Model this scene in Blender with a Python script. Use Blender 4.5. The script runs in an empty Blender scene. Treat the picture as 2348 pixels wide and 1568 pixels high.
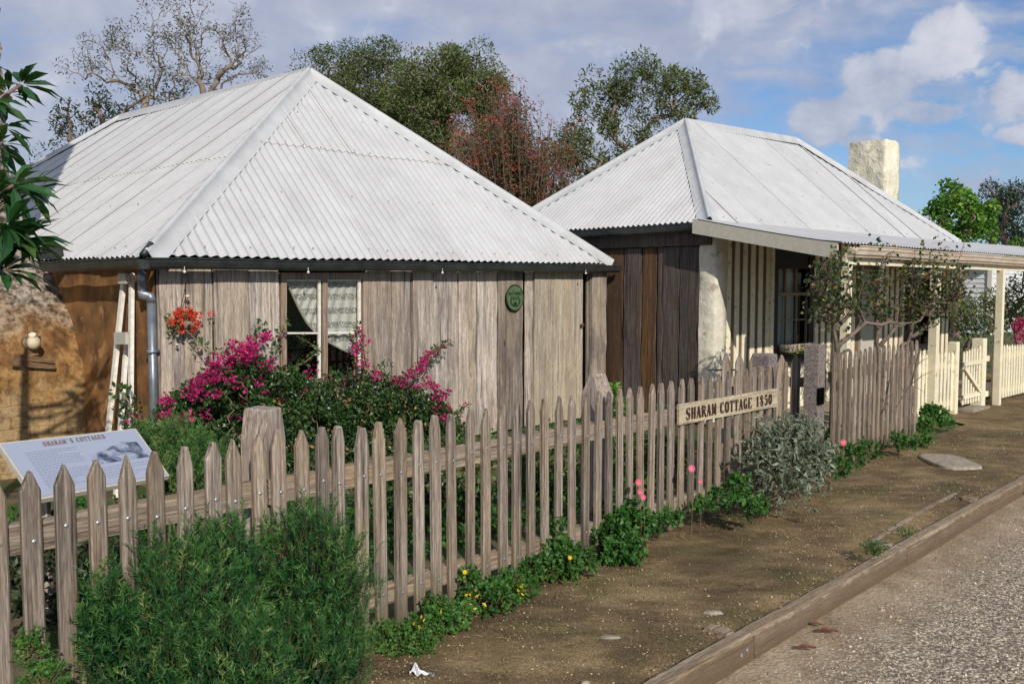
import bpy, math, random
import numpy as np
from mathutils import Vector
R = math.radians
random.seed(7); rng = np.random.default_rng(7)
sc = bpy.context.scene
col = sc.collection
PI = math.pi

# ------------------------------------------------------------------ camera
FPX, CX, CY, YH, EYE = 2100.0, 1174.0, 784.0, 647.0, 1.79
PITCH = math.atan((CY-YH)/FPX)
cd = bpy.data.cameras.new('camera'); cam = bpy.data.objects.new('camera', cd); col.objects.link(cam)
cd.sensor_width = 36.0; cd.lens = 36.0*FPX/2348.0; cd.clip_end = 3000; cd.clip_start = 0.05
cam.location = (0, 0, EYE); cam.rotation_euler = (PI/2-PITCH, 0, 0)
sc.camera = cam

# ------------------------------------------------------------------ sun, sky, exposure
SUN_AZ = Vector((0.33, -0.944)).normalized(); SUN_EL = R(29)
sl = bpy.data.lights.new('sun', 'SUN'); sun = bpy.data.objects.new('sun', sl); col.objects.link(sun)
sl.energy = 4.1; sl.angle = R(0.55); sl.color = (1.0, 0.93, 0.82)
sd = Vector((SUN_AZ.x*math.cos(SUN_EL), SUN_AZ.y*math.cos(SUN_EL), math.sin(SUN_EL)))
sun.rotation_euler = sd.to_track_quat('Z', 'Y').to_euler()
sc.view_settings.view_transform = 'Standard'; sc.view_settings.look = 'None'
sc.view_settings.exposure = 0.0; sc.view_settings.gamma = 1.0

def ramp(nt, stops, interp='LINEAR'):
    n = nt.nodes.new('ShaderNodeValToRGB'); cr = n.color_ramp; cr.interpolation = interp
    while len(cr.elements) < len(stops): cr.elements.new(0.5)
    for e, (p, c) in zip(cr.elements, stops):
        e.position = p; e.color = (c[0], c[1], c[2], 1) if hasattr(c, '__len__') else (c, c, c, 1)
    return n
def mathn(nt, op, a, b=None, c=None, clamp=False):
    n = nt.nodes.new('ShaderNodeMath'); n.operation = op; n.use_clamp = clamp
    for i, v in enumerate((a, b, c)):
        if v is None: continue
        if isinstance(v, (int, float)): n.inputs[i].default_value = v
        else: nt.links.new(v, n.inputs[i])
    return n.outputs[0]
def mixc(nt, fac, a, b, mode='MIX'):
    n = nt.nodes.new('ShaderNodeMix'); n.data_type = 'RGBA'; n.blend_type = mode
    for s, v in ((n.inputs[0], fac), (n.inputs[6], a), (n.inputs[7], b)):
        if isinstance(v, (int, float)): s.default_value = v
        elif isinstance(v, tuple): s.default_value = (v[0], v[1], v[2], 1)
        else: nt.links.new(v, s)
    return n.outputs[2]
def noise(nt, vec, scale, detail=4, rough=0.55, w=None, dist=0.0):
    n = nt.nodes.new('ShaderNodeTexNoise'); n.inputs['Scale'].default_value = scale
    n.inputs['Detail'].default_value = detail; n.inputs['Roughness'].default_value = rough
    n.inputs['Distortion'].default_value = dist
    if w is not None:
        n.noise_dimensions = '4D'; nt.links.new(w, n.inputs['W'])
    if vec is not None: nt.links.new(vec, n.inputs['Vector'])
    return n.outputs['Fac']
def mapping(nt, vec, scale=(1, 1, 1), rot=(0, 0, 0), loc=(0, 0, 0)):
    m = nt.nodes.new('ShaderNodeMapping'); m.inputs['Scale'].default_value = scale
    m.inputs['Rotation'].default_value = rot; m.inputs['Location'].default_value = loc
    nt.links.new(vec, m.inputs['Vector']); return m.outputs[0]

world = bpy.data.worlds.new('World'); sc.world = world; world.use_nodes = True
wt = world.node_tree; wt.nodes.clear()
wo = wt.nodes.new('ShaderNodeOutputWorld'); bg = wt.nodes.new('ShaderNodeBackground'); wt.links.new(bg.outputs[0], wo.inputs[0])
sky = wt.nodes.new('ShaderNodeTexSky'); sky.sky_type = 'NISHITA'; sky.sun_disc = False
sky.sun_elevation = SUN_EL; sky.sun_rotation = math.atan2(SUN_AZ.x, SUN_AZ.y)
sky.air_density = 1.0; sky.dust_density = 0.4; sky.ozone_density = 2.5
tcw = wt.nodes.new('ShaderNodeTexCoord')
sepw = wt.nodes.new('ShaderNodeSeparateXYZ'); wt.links.new(tcw.outputs['Generated'], sepw.inputs[0])
yy = mathn(wt, 'MAXIMUM', mathn(wt, 'ABSOLUTE', sepw.outputs[1]), 0.12)
ax = mathn(wt, 'DIVIDE', sepw.outputs[0], yy); az = mathn(wt, 'DIVIDE', sepw.outputs[2], yy)
cmb = wt.nodes.new('ShaderNodeCombineXYZ'); wt.links.new(ax, cmb.inputs[0]); wt.links.new(az, cmb.inputs[1])
cv = cmb.outputs[0]
def pdir(px, py): return ((px-CX)/FPX, (YH-py)/FPX)
n1 = noise(wt, mapping(wt, cv, (1.0, 2.6, 1)), 3.2, 7, 0.58)
n2 = noise(wt, mapping(wt, cv, (1.3, 3.6, 1), loc=(3, 1, 0)), 7, 6, 0.6)
n3 = noise(wt, mapping(wt, cv, (1, 1.2, 1), loc=(7, 5, 0)), 11, 7, 0.6, dist=0.3)
# broad veil: heavy on the left, a band over the top, thin on the right
veil = mathn(wt, 'MULTIPLY', mathn(wt, 'SUBTRACT', (1720-CX)/FPX, mathn(wt, 'SUBTRACT', ax, mathn(wt, 'MULTIPLY', az, 0.75))), 4.0, clamp=True)
veilm = mathn(wt, 'ADD', mathn(wt, 'MULTIPLY', veil, 0.9), mathn(wt, 'MULTIPLY', mathn(wt, 'SUBTRACT', n1, 0.50), 2.6))
blobs = [(2040, 185, 135, 62, 1.0), (2150, 90, 85, 80, 0.7), (1980, 235, 90, 40, 0.9), (1880, 285, 80, 52, 1.2), (1960, 330, 60, 22, .9), (2110, 265, 110, 36, .9), (1700, 270, 60, 24, .5), (2260, 395, 60, 20, .7),
         (2320, 230, 110, 60, 0.95), (2325, 318, 60, 26, 1.1), (2240, 300, 200, 32, 0.45), (1740, 45, 260, 75, 0.95),
         (1830, 290, 50, 20, 0.5), (1500, 120, 260, 60, 0.5), (2030, 290, 170, 30, 0.5), (2345, 440, 45, 30, 0.9), (1780, 215, 200, 16, 0.3), (2200, 385, 260, 26, 0.3)]
acc = None
shade = None
for (bx, by, rx, ry, wgt) in blobs:
    u0, v0 = pdir(bx, by)
    m = mapping(wt, cv, (FPX/rx, FPX/ry, 1), loc=(-u0*FPX/rx, -v0*FPX/ry, 0))
    ln = wt.nodes.new('ShaderNodeVectorMath'); ln.operation = 'LENGTH'; wt.links.new(m, ln.inputs[0])
    f = mathn(wt, 'MULTIPLY', mathn(wt, 'SUBTRACT', 1.5, ln.outputs['Value'], clamp=True), wgt)
    acc = f if acc is None else mathn(wt, 'MAXIMUM', acc, f)
puff = mathn(wt, 'ADD', acc, mathn(wt, 'MULTIPLY', mathn(wt, 'SUBTRACT', n3, 0.50), 3.0))
puffm = wt.nodes.new('ShaderNodeMapRange'); puffm.interpolation_type = 'SMOOTHSTEP'; wt.links.new(puff, puffm.inputs[0])
puffm.inputs[1].default_value = 0.30; puffm.inputs[2].default_value = 0.85
puffm.inputs[4].default_value = 0.92
veilr = wt.nodes.new('ShaderNodeMapRange'); veilr.interpolation_type = 'SMOOTHSTEP'; wt.links.new(veilm, veilr.inputs[0])
veilr.inputs[1].default_value = 0.0; veilr.inputs[2].default_value = 0.9; veilr.inputs[4].default_value = 0.93
thin = mathn(wt, 'MULTIPLY', mathn(wt, 'SUBTRACT', n2, 0.38, clamp=True), 2.9)
mask = mathn(wt, 'MAXIMUM', mathn(wt, 'MAXIMUM', puffm.outputs[0], veilr.outputs[0]), thin, clamp=True)
skyc = mixc(wt, 1.0, sky.outputs[0], (0.068, 0.088, 0.112), 'MULTIPLY')
ccol = ramp(wt, [(0.25, (0.30, 0.33, 0.43)), (0.5, (0.42, 0.455, 0.58)), (0.66, (0.56, 0.58, 0.67))])
wt.links.new(mathn(wt, 'ADD', mathn(wt, 'MULTIPLY', n3, 0.55), mathn(wt, 'MULTIPLY', n1, 0.5)), ccol.inputs[0])
brt = ramp(wt, [(0.42, (1.0, 1.0, 1.0)), (0.60, (1.32, 1.28, 1.18))]); wt.links.new(noise(wt, mapping(wt, cv, (1, 1.2, 1), loc=(7, 5.012, 0)), 11, 7, 0.6, dist=0.3), brt.inputs[0]); cpf = mixc(wt, 1.0, ccol.outputs[0], mixc(wt, puffm.outputs[0], (1.0, 1.0, 1.0), brt.outputs[0]), 'MULTIPLY')
skym = mixc(wt, mask, skyc, cpf)
wt.links.new(skym, bg.inputs[0]); bg.inputs[1].default_value = 1.0

# ------------------------------------------------------------------ projection helpers (photo measurement -> place)
def ray(px, py):
    x = (px-CX)/FPX; u = (CY-py)/FPX; c, s = math.cos(PITCH), math.sin(PITCH)
    return Vector((x, c+u*s, -s+u*c))
def G(px, py, z=0.0):
    d = ray(px, py); t = (z-EYE)/d.z; return Vector((0, 0, EYE))+d*t
def at(px, py, Y):
    d = ray(px, py); return Vector((0, 0, EYE))+d*(Y/d.y)
def onp(px, py, P, n):
    d = ray(px, py); o = Vector((0, 0, EYE)); return o+d*((P-o).dot(n)/d.dot(n))
def online(px, P, d2):            # point of the plan line P + t d2 that is seen in column px (near the horizon)
    k = ray(px, 700); kx = k.x/k.y
    t = (kx*P.y-P.x)/(d2.x-kx*d2.y); return P+d2*t
def V(x, y, z=0.0): return Vector((x, y, z))
Z = Vector((0, 0, 1))

# ------------------------------------------------------------------ mesh helpers
def tag(o, label=None, cat=None, group=None, kind=None):
    if label: o['label'] = label
    if cat: o['category'] = cat
    if group: o['group'] = group
    if kind: o['kind'] = kind
    return o
def empty(name, loc, label=None, cat=None, group=None):
    o = bpy.data.objects.new(name, None); col.objects.link(o); o.location = loc; o.empty_display_size = 0.1
    return tag(o, label, cat, group)
def wloc(o):
    v = Vector((0, 0, 0))
    while o is not None: v = v+o.location; o = o.parent
    return v
class MB:
    def __init__(s): s.v = []; s.f = []; s.r = []
    def add(s, vs, fs, rnd=None):
        b = len(s.v); s.v.extend([tuple(p) for p in vs]); r = random.random() if rnd is None else rnd
        for f in fs: s.f.append([b+i for i in f]); s.r.append(r)
        return s
    def arr(s, vs, fs, rs):
        b = len(s.v); s.v.extend(map(tuple, vs.tolist())); s.f.extend((fs+b).tolist()); s.r.extend(rs.tolist()); return s
    def box(s, c, a, b, d, rnd=None):   # centre, three half vectors
        vs = [c+a*i+b*j+d*k for i in (-1, 1) for j in (-1, 1) for k in (-1, 1)]
        return s.add(vs, [(0, 1, 3, 2), (4, 6, 7, 5), (0, 4, 5, 1), (2, 3, 7, 6), (0, 2, 6, 4), (1, 5, 7, 3)], rnd)
    def prism(s, poly, ex, rnd=None):
        n = len(poly); vs = list(poly)+[p+ex for p in poly]
        return s.add(vs, [tuple(range(n-1, -1, -1)), tuple(range(n, 2*n))]+[(i, (i+1) % n, n+(i+1) % n, n+i) for i in range(n)], rnd)
    def bar(s, a, b, w, h, up=Z, rnd=None):   # board from a to b
        d = (b-a).normalized(); sd_ = d.cross(up).normalized(); u_ = sd_.cross(d)
        return s.box((a+b)/2, d*((b-a).length/2), sd_*(w/2), u_*(h/2), rnd)
    def tube(s, path, rad, n=6, rnd=None, cap=True):
        if not hasattr(rad, '__len__'): rad = [rad]*len(path)
        vs = []; m = len(path); ref = None
        for i, p in enumerate(path):
            d = (path[min(i+1, m-1)]-path[max(i-1, 0)]); d = d.normalized() if d.length > 1e-9 else Z
            if ref is None: ref = d.orthogonal().normalized()
            a = (ref-d*ref.dot(d)); a = a.normalized() if a.length > 1e-6 else d.orthogonal().normalized(); ref = a
            b = d.cross(a)
            for k in range(n):
                t = 2*PI*k/n; vs.append(p+(a*math.cos(t)+b*math.sin(t))*rad[i])
        fs = [(i*n+k, i*n+(k+1) % n, (i+1)*n+(k+1) % n, (i+1)*n+k) for i in range(m-1) for k in range(n)]
        if cap: fs += [tuple(range(n-1, -1, -1)), tuple(range((m-1)*n, m*n))]
        return s.add(vs, fs, rnd)
    def lathe(s, c, prof, ax=Z, n=12, rnd=None):
        a = ax.orthogonal().normalized(); b = ax.cross(a); vs = []
        for (r, h) in prof:
            for k in range(n): t = 2*PI*k/n; vs.append(c+ax*h+(a*math.cos(t)+b*math.sin(t))*r)
        m = len(prof)
        fs = [(i*n+k, i*n+(k+1) % n, (i+1)*n+(k+1) % n, (i+1)*n+k) for i in range(m-1) for k in range(n)]
        fs += [tuple(range(n-1, -1, -1)), tuple(range((m-1)*n, m*n))]
        return s.add(vs, fs, rnd)
    def grid(s, rows, rnd=None):
        n = len(rows[0]); vs = [p for r in rows for p in r]
        return s.add(vs, [(i*n+j, i*n+j+1, (i+1)*n+j+1, (i+1)*n+j) for i in range(len(rows)-1) for j in range(n-1)], rnd)
    def plank(s, a, b, h, nrm, th, jit=0.003, rows=7, rnd=None, htop=None):
        # vertical board standing on a-b, front face towards nrm, edges a little crooked
        if htop is None: htop = h
        e = (b-a).normalized(); fr = []; bk = []
        for i in range(rows+1):
            t = i/rows; ja = random.uniform(-jit, jit); jb = random.uniform(-jit, jit); jn = nrm*random.uniform(-jit, jit)
            pa = a+Z*(h*t)+e*ja; pb = b+Z*(htop*t)+e*jb
            ch = e*0.004
            fr.append([pa+jn*.5+nrm*(th-.004), pa+ch+jn+nrm*th, (pa+pb)/2+nrm*(th+jit*.6)+jn, pb-ch+jn+nrm*th, pb+jn*.5+nrm*(th-.004)]); bk.append([pa, pb])
        r = random.random() if rnd is None else rnd
        s.grid(fr, r)
        s.grid([[bk[i][0], fr[i][0]] for i in range(rows+1)], r); s.grid([[fr[i][4], bk[i][1]] for i in range(rows+1)], r)
        s.add([bk[-1][0], *fr[-1], bk[-1][1]], [(0, 1, 2, 3, 4, 5, 6)], r); s.add([bk[0][0], *fr[0], bk[0][1]], [(6, 5, 4, 3, 2, 1, 0)], r)
        return s
    def build(s, name, mat, parent=None, smooth=False, base=None):
        me = bpy.data.meshes.new(name)
        off = wloc(parent) if parent is not None else (base if base is not None else Vector((0, 0, 0)))
        va = np.array(s.v, dtype=np.float64)-np.array(off)[None]
        me.vertices.add(len(va)); me.vertices.foreach_set('co', va.astype(np.float32).ravel())
        lens = np.fromiter((len(f) for f in s.f), dtype=np.int32, count=len(s.f))
        li = np.fromiter((i for f in s.f for i in f), dtype=np.int32, count=int(lens.sum()))
        me.loops.add(len(li)); me.loops.foreach_set('vertex_index', li)
        me.polygons.add(len(lens)); st = np.zeros(len(lens), dtype=np.int32); st[1:] = np.cumsum(lens)[:-1]
        me.polygons.foreach_set('loop_start', st); me.polygons.foreach_set('loop_total', lens)
        me.polygons.foreach_set('use_smooth', np.full(len(lens), bool(smooth)))
        a = me.attributes.new('rnd', 'FLOAT', 'FACE'); a.data.foreach_set('value', np.array(s.r, dtype=np.float32))
        me.update(calc_edges=True); me.validate()
        me.materials.append(mat)
        o = bpy.data.objects.new(name, me); col.objects.link(o)
        if parent is not None: o.parent = parent
        elif base is not None: o.location = base
        return o

# ------------------------------------------------------------------ materials
def newmat(name):
    m = bpy.data.materials.new(name); m.use_nodes = True; nt = m.node_tree
    b = nt.nodes['Principled BSDF']; b.inputs['Specular IOR Level'].default_value = 0.3
    tc = nt.nodes.new('ShaderNodeTexCoord'); return m, nt, b, tc.outputs['Object']
def bump(nt, b, h, strength=0.3, dist=0.01):
    n = nt.nodes.new('ShaderNodeBump'); n.inputs['Strength'].default_value = strength; n.inputs['Distance'].default_value = dist
    nt.links.new(h, n.inputs['Height']); nt.links.new(n.outputs[0], b.inputs['Normal'])
def attr(nt):
    a = nt.nodes.new('ShaderNodeAttribute'); a.attribute_name = 'rnd'; return a.outputs['Fac']
def wood(name, dark, mid, light, rotz=0.0, axis='z', rough=0.9, warm=(0.30, 0.21, 0.11), warmf=0.35, bs=0.5, vary=0.5, crack=0.55, fine=55, splash=False, stain=0.0):
    m, nt, b, oc = newmat(name)
    oi = nt.nodes.new('ShaderNodeObjectInfo'); at_ = attr(nt)
    w = mathn(nt, 'ADD', mathn(nt, 'MULTIPLY', oi.outputs['Random'], 37.0), mathn(nt, 'MULTIPLY', at_, 61.0))
    v = mapping(nt, oc, rot=(0, 0, -rotz)) if rotz else oc
    s1, s2, s3 = {'z': ((fine, fine, 1.3), (4.5, 4.5, .6), (130, 130, 2.5)), 'x': ((1.3, fine, fine), (.6, 4.5, 4.5), (2.5, 130, 130))}[axis]
    g = noise(nt, mapping(nt, v, s1), 1.0, 6, 0.65, w, 0.4)
    g2 = noise(nt, mapping(nt, v, s2), 1.0, 4, 0.6, w, 0.3)
    g3 = noise(nt, mapping(nt, v, s3), 1.0, 3, 0.6, w)
    rp = ramp(nt, [(0.37, dark), (0.485, mid), (0.60, light)])
    nt.links.new(mathn(nt, 'ADD', mathn(nt, 'MULTIPLY', g, 0.55), mathn(nt, 'MULTIPLY', g3, 0.45)), rp.inputs[0])
    wm = ramp(nt, [(0.44, 0.0), (0.58, 1.0)]); nt.links.new(g2, wm.inputs[0])
    c = mixc(nt, mathn(nt, 'MULTIPLY', wm.outputs[0], warmf), rp.outputs[0], warm)
    ck = ramp(nt, [(0.33, 0.15), (0.41, 1.0)]); nt.links.new(g, ck.inputs[0])
    c = mixc(nt, crack, c, ck.outputs[0], 'MULTIPLY')
    gt = ramp(nt, [(0.36, 0.74), (0.64, 1.24)]); nt.links.new(noise(nt, mapping(nt, v, {'z': (190, 190, 16), 'x': (16, 190, 190)}[axis]), 1.0, 2, 0.6), gt.inputs[0]); c = mixc(nt, 1.0, c, gt.outputs[0], 'MULTIPLY')
    if stain:
        sn = ramp(nt, [(0.40, 1.0), (0.52, 0.0)]); nt.links.new(noise(nt, mapping(nt, v, (5, 5, 1.1)), 1.0, 5, 0.7, w, 0.8), sn.inputs[0]); c = mixc(nt, mathn(nt, 'MULTIPLY', sn.outputs[0], stain), c, (0.13, 0.105, 0.10))
        kn = nt.nodes.new('ShaderNodeTexVoronoi'); kn.inputs['Scale'].default_value = 1.0; nt.links.new(mapping(nt, v, (2.6, 2.6, 1.5)), kn.inputs['Vector']); kr = ramp(nt, [(0.035, 0.85), (0.085, 0.0)]); nt.links.new(kn.outputs['Distance'], kr.inputs[0]); c = mixc(nt, kr.outputs[0], c, (0.05, 0.03, 0.02))
    if splash:
        sz = nt.nodes.new('ShaderNodeSeparateXYZ'); nt.links.new(oc, sz.inputs[0]); sr = ramp(nt, [(0.04, 0.75), (0.30, 0.0)])
        nt.links.new(mathn(nt, 'ADD', sz.outputs[2], mathn(nt, 'MULTIPLY', mathn(nt, 'SUBTRACT', g2, 0.5), 0.5)), sr.inputs[0]); c = mixc(nt, sr.outputs[0], c, (0.10, 0.085, 0.045))
    br = mathn(nt, 'ADD', 1.0-vary*0.5, mathn(nt, 'MULTIPLY', at_, vary))
    cb = nt.nodes.new('ShaderNodeCombineColor')
    for i in range(3): nt.links.new(br, cb.inputs[i])
    c = mixc(nt, 1.0, c, cb.outputs[0], 'MULTIPLY')
    nt.links.new(c, b.inputs['Base Color']); b.inputs['Roughness'].default_value = rough
    bump(nt, b, mathn(nt, 'ADD', g, mathn(nt, 'MULTIPLY', g3, 0.5)), bs, 0.006)
    return m
def plain(name, c1, c2=None, scale=8, rough=0.7, bs=0.15, metal=0.0, dist=0.004, detail=5, spots=None, vary=0.0):
    m, nt, b, oc = newmat(name); c2 = c2 or c1
    g = noise(nt, oc, scale, detail, 0.6)
    rp = ramp(nt, [(0.35, c1), (0.65, c2)]); nt.links.new(g, rp.inputs[0]); c = rp.outputs[0]
    if spots:
        sp = ramp(nt, [(spots[1], 0.0), (spots[1]+0.06, 1.0)]); nt.links.new(noise(nt, oc, spots[2], 4, 0.6), sp.inputs[0])
        c = mixc(nt, sp.outputs[0], c, spots[0])
    if vary:
        br = mathn(nt, 'ADD', 1.0-vary*0.5, mathn(nt, 'MULTIPLY', attr(nt), vary)); cb = nt.nodes.new('ShaderNodeCombineColor')
        for i in range(3): nt.links.new(br, cb.inputs[i])
        c = mixc(nt, 1.0, c, cb.outputs[0], 'MULTIPLY')
    nt.links.new(c, b.inputs['Base Color']); b.inputs['Roughness'].default_value = rough; b.inputs['Metallic'].default_value = metal
    if bs: bump(nt, b, g, bs, dist)
    return m
def leafm(name, cols, rough=0.45, trans=0.25, spec=0.35):
    m, nt, b, oc = newmat(name)
    k = len(cols); rp = ramp(nt, [(i/max(1, k-1), c) for i, c in enumerate(cols)]); nt.links.new(attr(nt), rp.inputs[0])
    nt.links.new(rp.outputs[0], b.inputs['Base Color']); b.inputs['Roughness'].default_value = rough; b.inputs['Specular IOR Level'].default_value = spec
    if trans:
        tr = nt.nodes.new('ShaderNodeBsdfTranslucent'); nt.links.new(mixc(nt, 1.0, rp.outputs[0], (1.3, 1.5, 0.6), 'MULTIPLY'), tr.inputs[0])
        mx = nt.nodes.new('ShaderNodeMixShader'); mx.inputs[0].default_value = trans
        nt.links.new(b.outputs[0], mx.inputs[1]); nt.links.new(tr.outputs[0], mx.inputs[2])
        nt.links.new(mx.outputs[0], nt.nodes['Material Output'].inputs[0])
    return m

PH = math.atan2(1.0, 1.0005)                 # street direction in plan
U = Vector((math.cos(PH), math.sin(PH), 0)); N = Vector((math.sin(PH), -math.cos(PH), 0))   # along the street, towards the road

M = {}
M['wall_wood'] = wood('weathered_slab_wood', (0.115, 0.094, 0.080), (0.275, 0.238, 0.210), (0.47, 0.415, 0.365), warm=(0.40, 0.30, 0.19), warmf=0.38, vary=0.95, fine=30, crack=.7, stain=.6)
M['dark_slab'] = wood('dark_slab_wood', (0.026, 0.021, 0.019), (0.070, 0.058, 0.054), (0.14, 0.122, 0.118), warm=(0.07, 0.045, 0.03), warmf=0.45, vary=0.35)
M['brown_slab'] = wood('brown_slab_wood', (0.04, 0.02, 0.01), (0.13, 0.068, 0.028), (0.24, 0.14, 0.065), warm=(0.05, 0.035, 0.03), warmf=0.6, vary=0.3)
M['picket'] = wood('grey_picket_wood', (0.062, 0.051, 0.042), (0.175, 0.143, 0.118), (0.33, 0.28, 0.24), warm=(0.28, 0.20, 0.12), warmf=0.35, vary=0.55, crack=0.8, bs=0.8, splash=True)
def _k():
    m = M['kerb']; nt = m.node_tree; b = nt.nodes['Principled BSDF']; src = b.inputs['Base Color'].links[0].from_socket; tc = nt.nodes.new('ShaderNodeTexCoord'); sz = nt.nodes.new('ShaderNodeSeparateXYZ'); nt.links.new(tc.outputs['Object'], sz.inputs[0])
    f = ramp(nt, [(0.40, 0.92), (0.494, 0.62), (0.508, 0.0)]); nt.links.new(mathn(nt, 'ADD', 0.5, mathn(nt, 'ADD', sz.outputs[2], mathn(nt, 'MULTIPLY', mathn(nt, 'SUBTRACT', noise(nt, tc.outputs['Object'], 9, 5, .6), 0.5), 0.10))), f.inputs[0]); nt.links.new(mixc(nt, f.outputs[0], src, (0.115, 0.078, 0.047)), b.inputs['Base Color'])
M['rail'] = wood('grey_rail_wood', (0.09, 0.072, 0.055), (0.215, 0.17, 0.13), (0.35, 0.29, 0.23), rotz=PH, axis='x', warm=(0.32, 0.22, 0.12), warmf=0.5, vary=0.3)
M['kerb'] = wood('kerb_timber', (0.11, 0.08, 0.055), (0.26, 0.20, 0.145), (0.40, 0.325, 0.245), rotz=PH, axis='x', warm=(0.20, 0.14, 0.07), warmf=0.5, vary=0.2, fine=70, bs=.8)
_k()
M['post'] = wood('grey_post_wood', (0.13, 0.10, 0.085), (0.27, 0.22, 0.19), (0.42, 0.36, 0.32), vary=0.2, warmf=0.2)
M['sawn'] = wood('rough_sawn_post', (0.06, 0.05, 0.05), (0.16, 0.135, 0.13), (0.30, 0.26, 0.25), axis='x', vary=0.2, fine=80, warmf=0.1)
M['sign_wood'] = wood('pale_sign_wood', (0.24, 0.19, 0.12), (0.40, 0.335, 0.235), (0.52, 0.45, 0.34), rotz=PH, axis='x', warm=(0.5, 0.38, 0.2), warmf=0.3, vary=0.1, crack=0.2)
M['frame_wood'] = wood('window_frame_wood', (0.12, 0.08, 0.06), (0.25, 0.18, 0.14), (0.38, 0.30, 0.25), vary=0.2, warmf=0.3)
M['cream'] = plain('cream_paint', (0.70, 0.63, 0.45), (0.80, 0.74, 0.57), 14, 0.6, 0.2, spots=((0.42, 0.32, 0.18), 0.62, 9), vary=0.12)
M['cream_fence'] = plain('weathered_cream_paint', (0.70, 0.63, 0.44), (0.80, 0.75, 0.58), 16, 0.7, 0.2, spots=((0.46, 0.36, 0.20), 0.62, 12), vary=0.2)
M['putty'] = plain('putty_painted_board', (0.42, 0.40, 0.33), (0.48, 0.46, 0.40), 20, 0.7, 0.15)
M['brown_batten'] = plain('brown_painted_batten', (0.13, 0.088, 0.058), (0.18, 0.125, 0.085), 20, 0.7, 0.2)
M['white_trim'] = plain('worn_white_paint', (0.62, 0.58, 0.50), (0.78, 0.75, 0.68), 25, 0.6, 0.1)
M['limewash'] = plain('limewashed_post', (0.52, 0.49, 0.40), (0.68, 0.64, 0.54), 6, 0.9, 0.9, dist=0.03, spots=((0.40, 0.35, 0.27), 0.6, 5))
M['chimneyw'] = plain('limewashed_chimney', (0.66, 0.61, 0.47), (0.76, 0.72, 0.58), 5, 0.9, 1.0, dist=0.05, spots=((0.50, 0.44, 0.32), 0.60, 7))
M['dark_metal'] = plain('dark_gutter_metal', (0.030, 0.034, 0.034), (0.055, 0.06, 0.058), 9, 0.4, 0.05, metal=0.3)
M['grey_metal'] = plain('galvanised_pipe', (0.16, 0.18, 0.21), (0.27, 0.30, 0.34), 9, 0.38, 0.05, metal=0.5)
M['pink_gutter'] = plain('tan_gutter_paint', (0.50, 0.40, 0.31), (0.62, 0.53, 0.43), 6, 0.45, 0.05)
M['screw'] = plain('zinc_screw', (0.45, 0.48, 0.52), None, 10, 0.35, 0, metal=0.8)
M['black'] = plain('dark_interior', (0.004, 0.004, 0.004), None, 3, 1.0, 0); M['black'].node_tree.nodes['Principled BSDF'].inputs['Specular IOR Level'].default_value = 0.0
M['black_frame'] = plain('dark_window_paint', (0.016, 0.014, 0.013), (0.028, 0.024, 0.022), 10, 0.6, 0)
M['ink'] = plain('dark_brown_lettering', (0.045, 0.022, 0.014), None, 10, 0.8, 0)
M['grey_ink'] = plain('grey_print', (0.22, 0.25, 0.32), None, 10, 0.6, 0)
M['clay'] = plain('cream_stoneware', (0.62, 0.50, 0.36), (0.70, 0.60, 0.46), 10, 0.5, 0.05)
M['plaque_wood'] = wood('rustic_board', (0.05, 0.025, 0.015), (0.16, 0.09, 0.05), (0.27, 0.17, 0.10), rotz=PH, axis='x', warmf=0.2)
M['green_enamel'] = plain('green_enamel', (0.07, 0.12, 0.05), (0.11, 0.17, 0.08), 14, 0.5, 0.05)
M['dark_green'] = plain('dark_green_relief', (0.015, 0.03, 0.015), None, 10, 0.5, 0)
M['stone'] = plain('pale_stone', (0.24, 0.20, 0.15), (0.38, 0.33, 0.26), 20, 0.9, 0.5, dist=0.01)
M['paper'] = plain('white_paper', (0.72, 0.74, 0.78), None, 10, 0.8, 0)
M['bark'] = plain('tree_bark', (0.14, 0.095, 0.075), (0.26, 0.19, 0.155), 6, 0.9, 0.3)
M['gumbark'] = plain('gum_bark', (0.15, 0.115, 0.095), (0.29, 0.24, 0.20), 3, 0.85, 0.3)
M['rosebark'] = plain('rose_wood', (0.09, 0.065, 0.05), (0.20, 0.155, 0.125), 12, 0.85, 0.4)
M['stem'] = plain('green_stem', (0.10, 0.12, 0.04), (0.16, 0.13, 0.06), 12, 0.7, 0)
M['twig'] = plain('dry_twig', (0.20, 0.14, 0.08), (0.30, 0.22, 0.14), 12, 0.8, 0)
M['weatherboard'] = plain('white_weatherboard', (0.62, 0.64, 0.66), (0.72, 0.74, 0.76), 3, 0.6, 0)
M['slate_roof'] = plain('blue_grey_roof', (0.20, 0.26, 0.32), (0.26, 0.32, 0.38), 3, 0.6, 0)
M['l_gum'] = leafm('gum_leaves', [(0.03, 0.045, 0.018), (0.07, 0.095, 0.04), (0.12, 0.145, 0.075)])
M['l_gumg'] = leafm('green_gum_leaves', [(0.045, 0.065, 0.02), (0.11, 0.14, 0.048), (0.21, 0.235, 0.095)])
M['l_dark'] = leafm('dark_leaves', [(0.015, 0.028, 0.014), (0.035, 0.055, 0.026), (0.07, 0.09, 0.04)])
M['l_bright'] = leafm('bright_leaves', [(0.04, 0.12, 0.015), (0.09, 0.22, 0.03), (0.22, 0.36, 0.05)])
M['l_red'] = leafm('red_blossom', [(0.18, 0.035, 0.03), (0.40, 0.06, 0.05), (0.50, 0.12, 0.10)])
M['l_bronze'] = leafm('bronze_leaves', [(0.035, 0.055, 0.018), (0.085, 0.10, 0.038), (0.18, 0.12, 0.06)])
M['l_loquat'] = leafm('glossy_leaves', [(0.012, 0.05, 0.018), (0.03, 0.10, 0.03), (0.12, 0.18, 0.05)], rough=0.28, spec=0.6)
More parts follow.
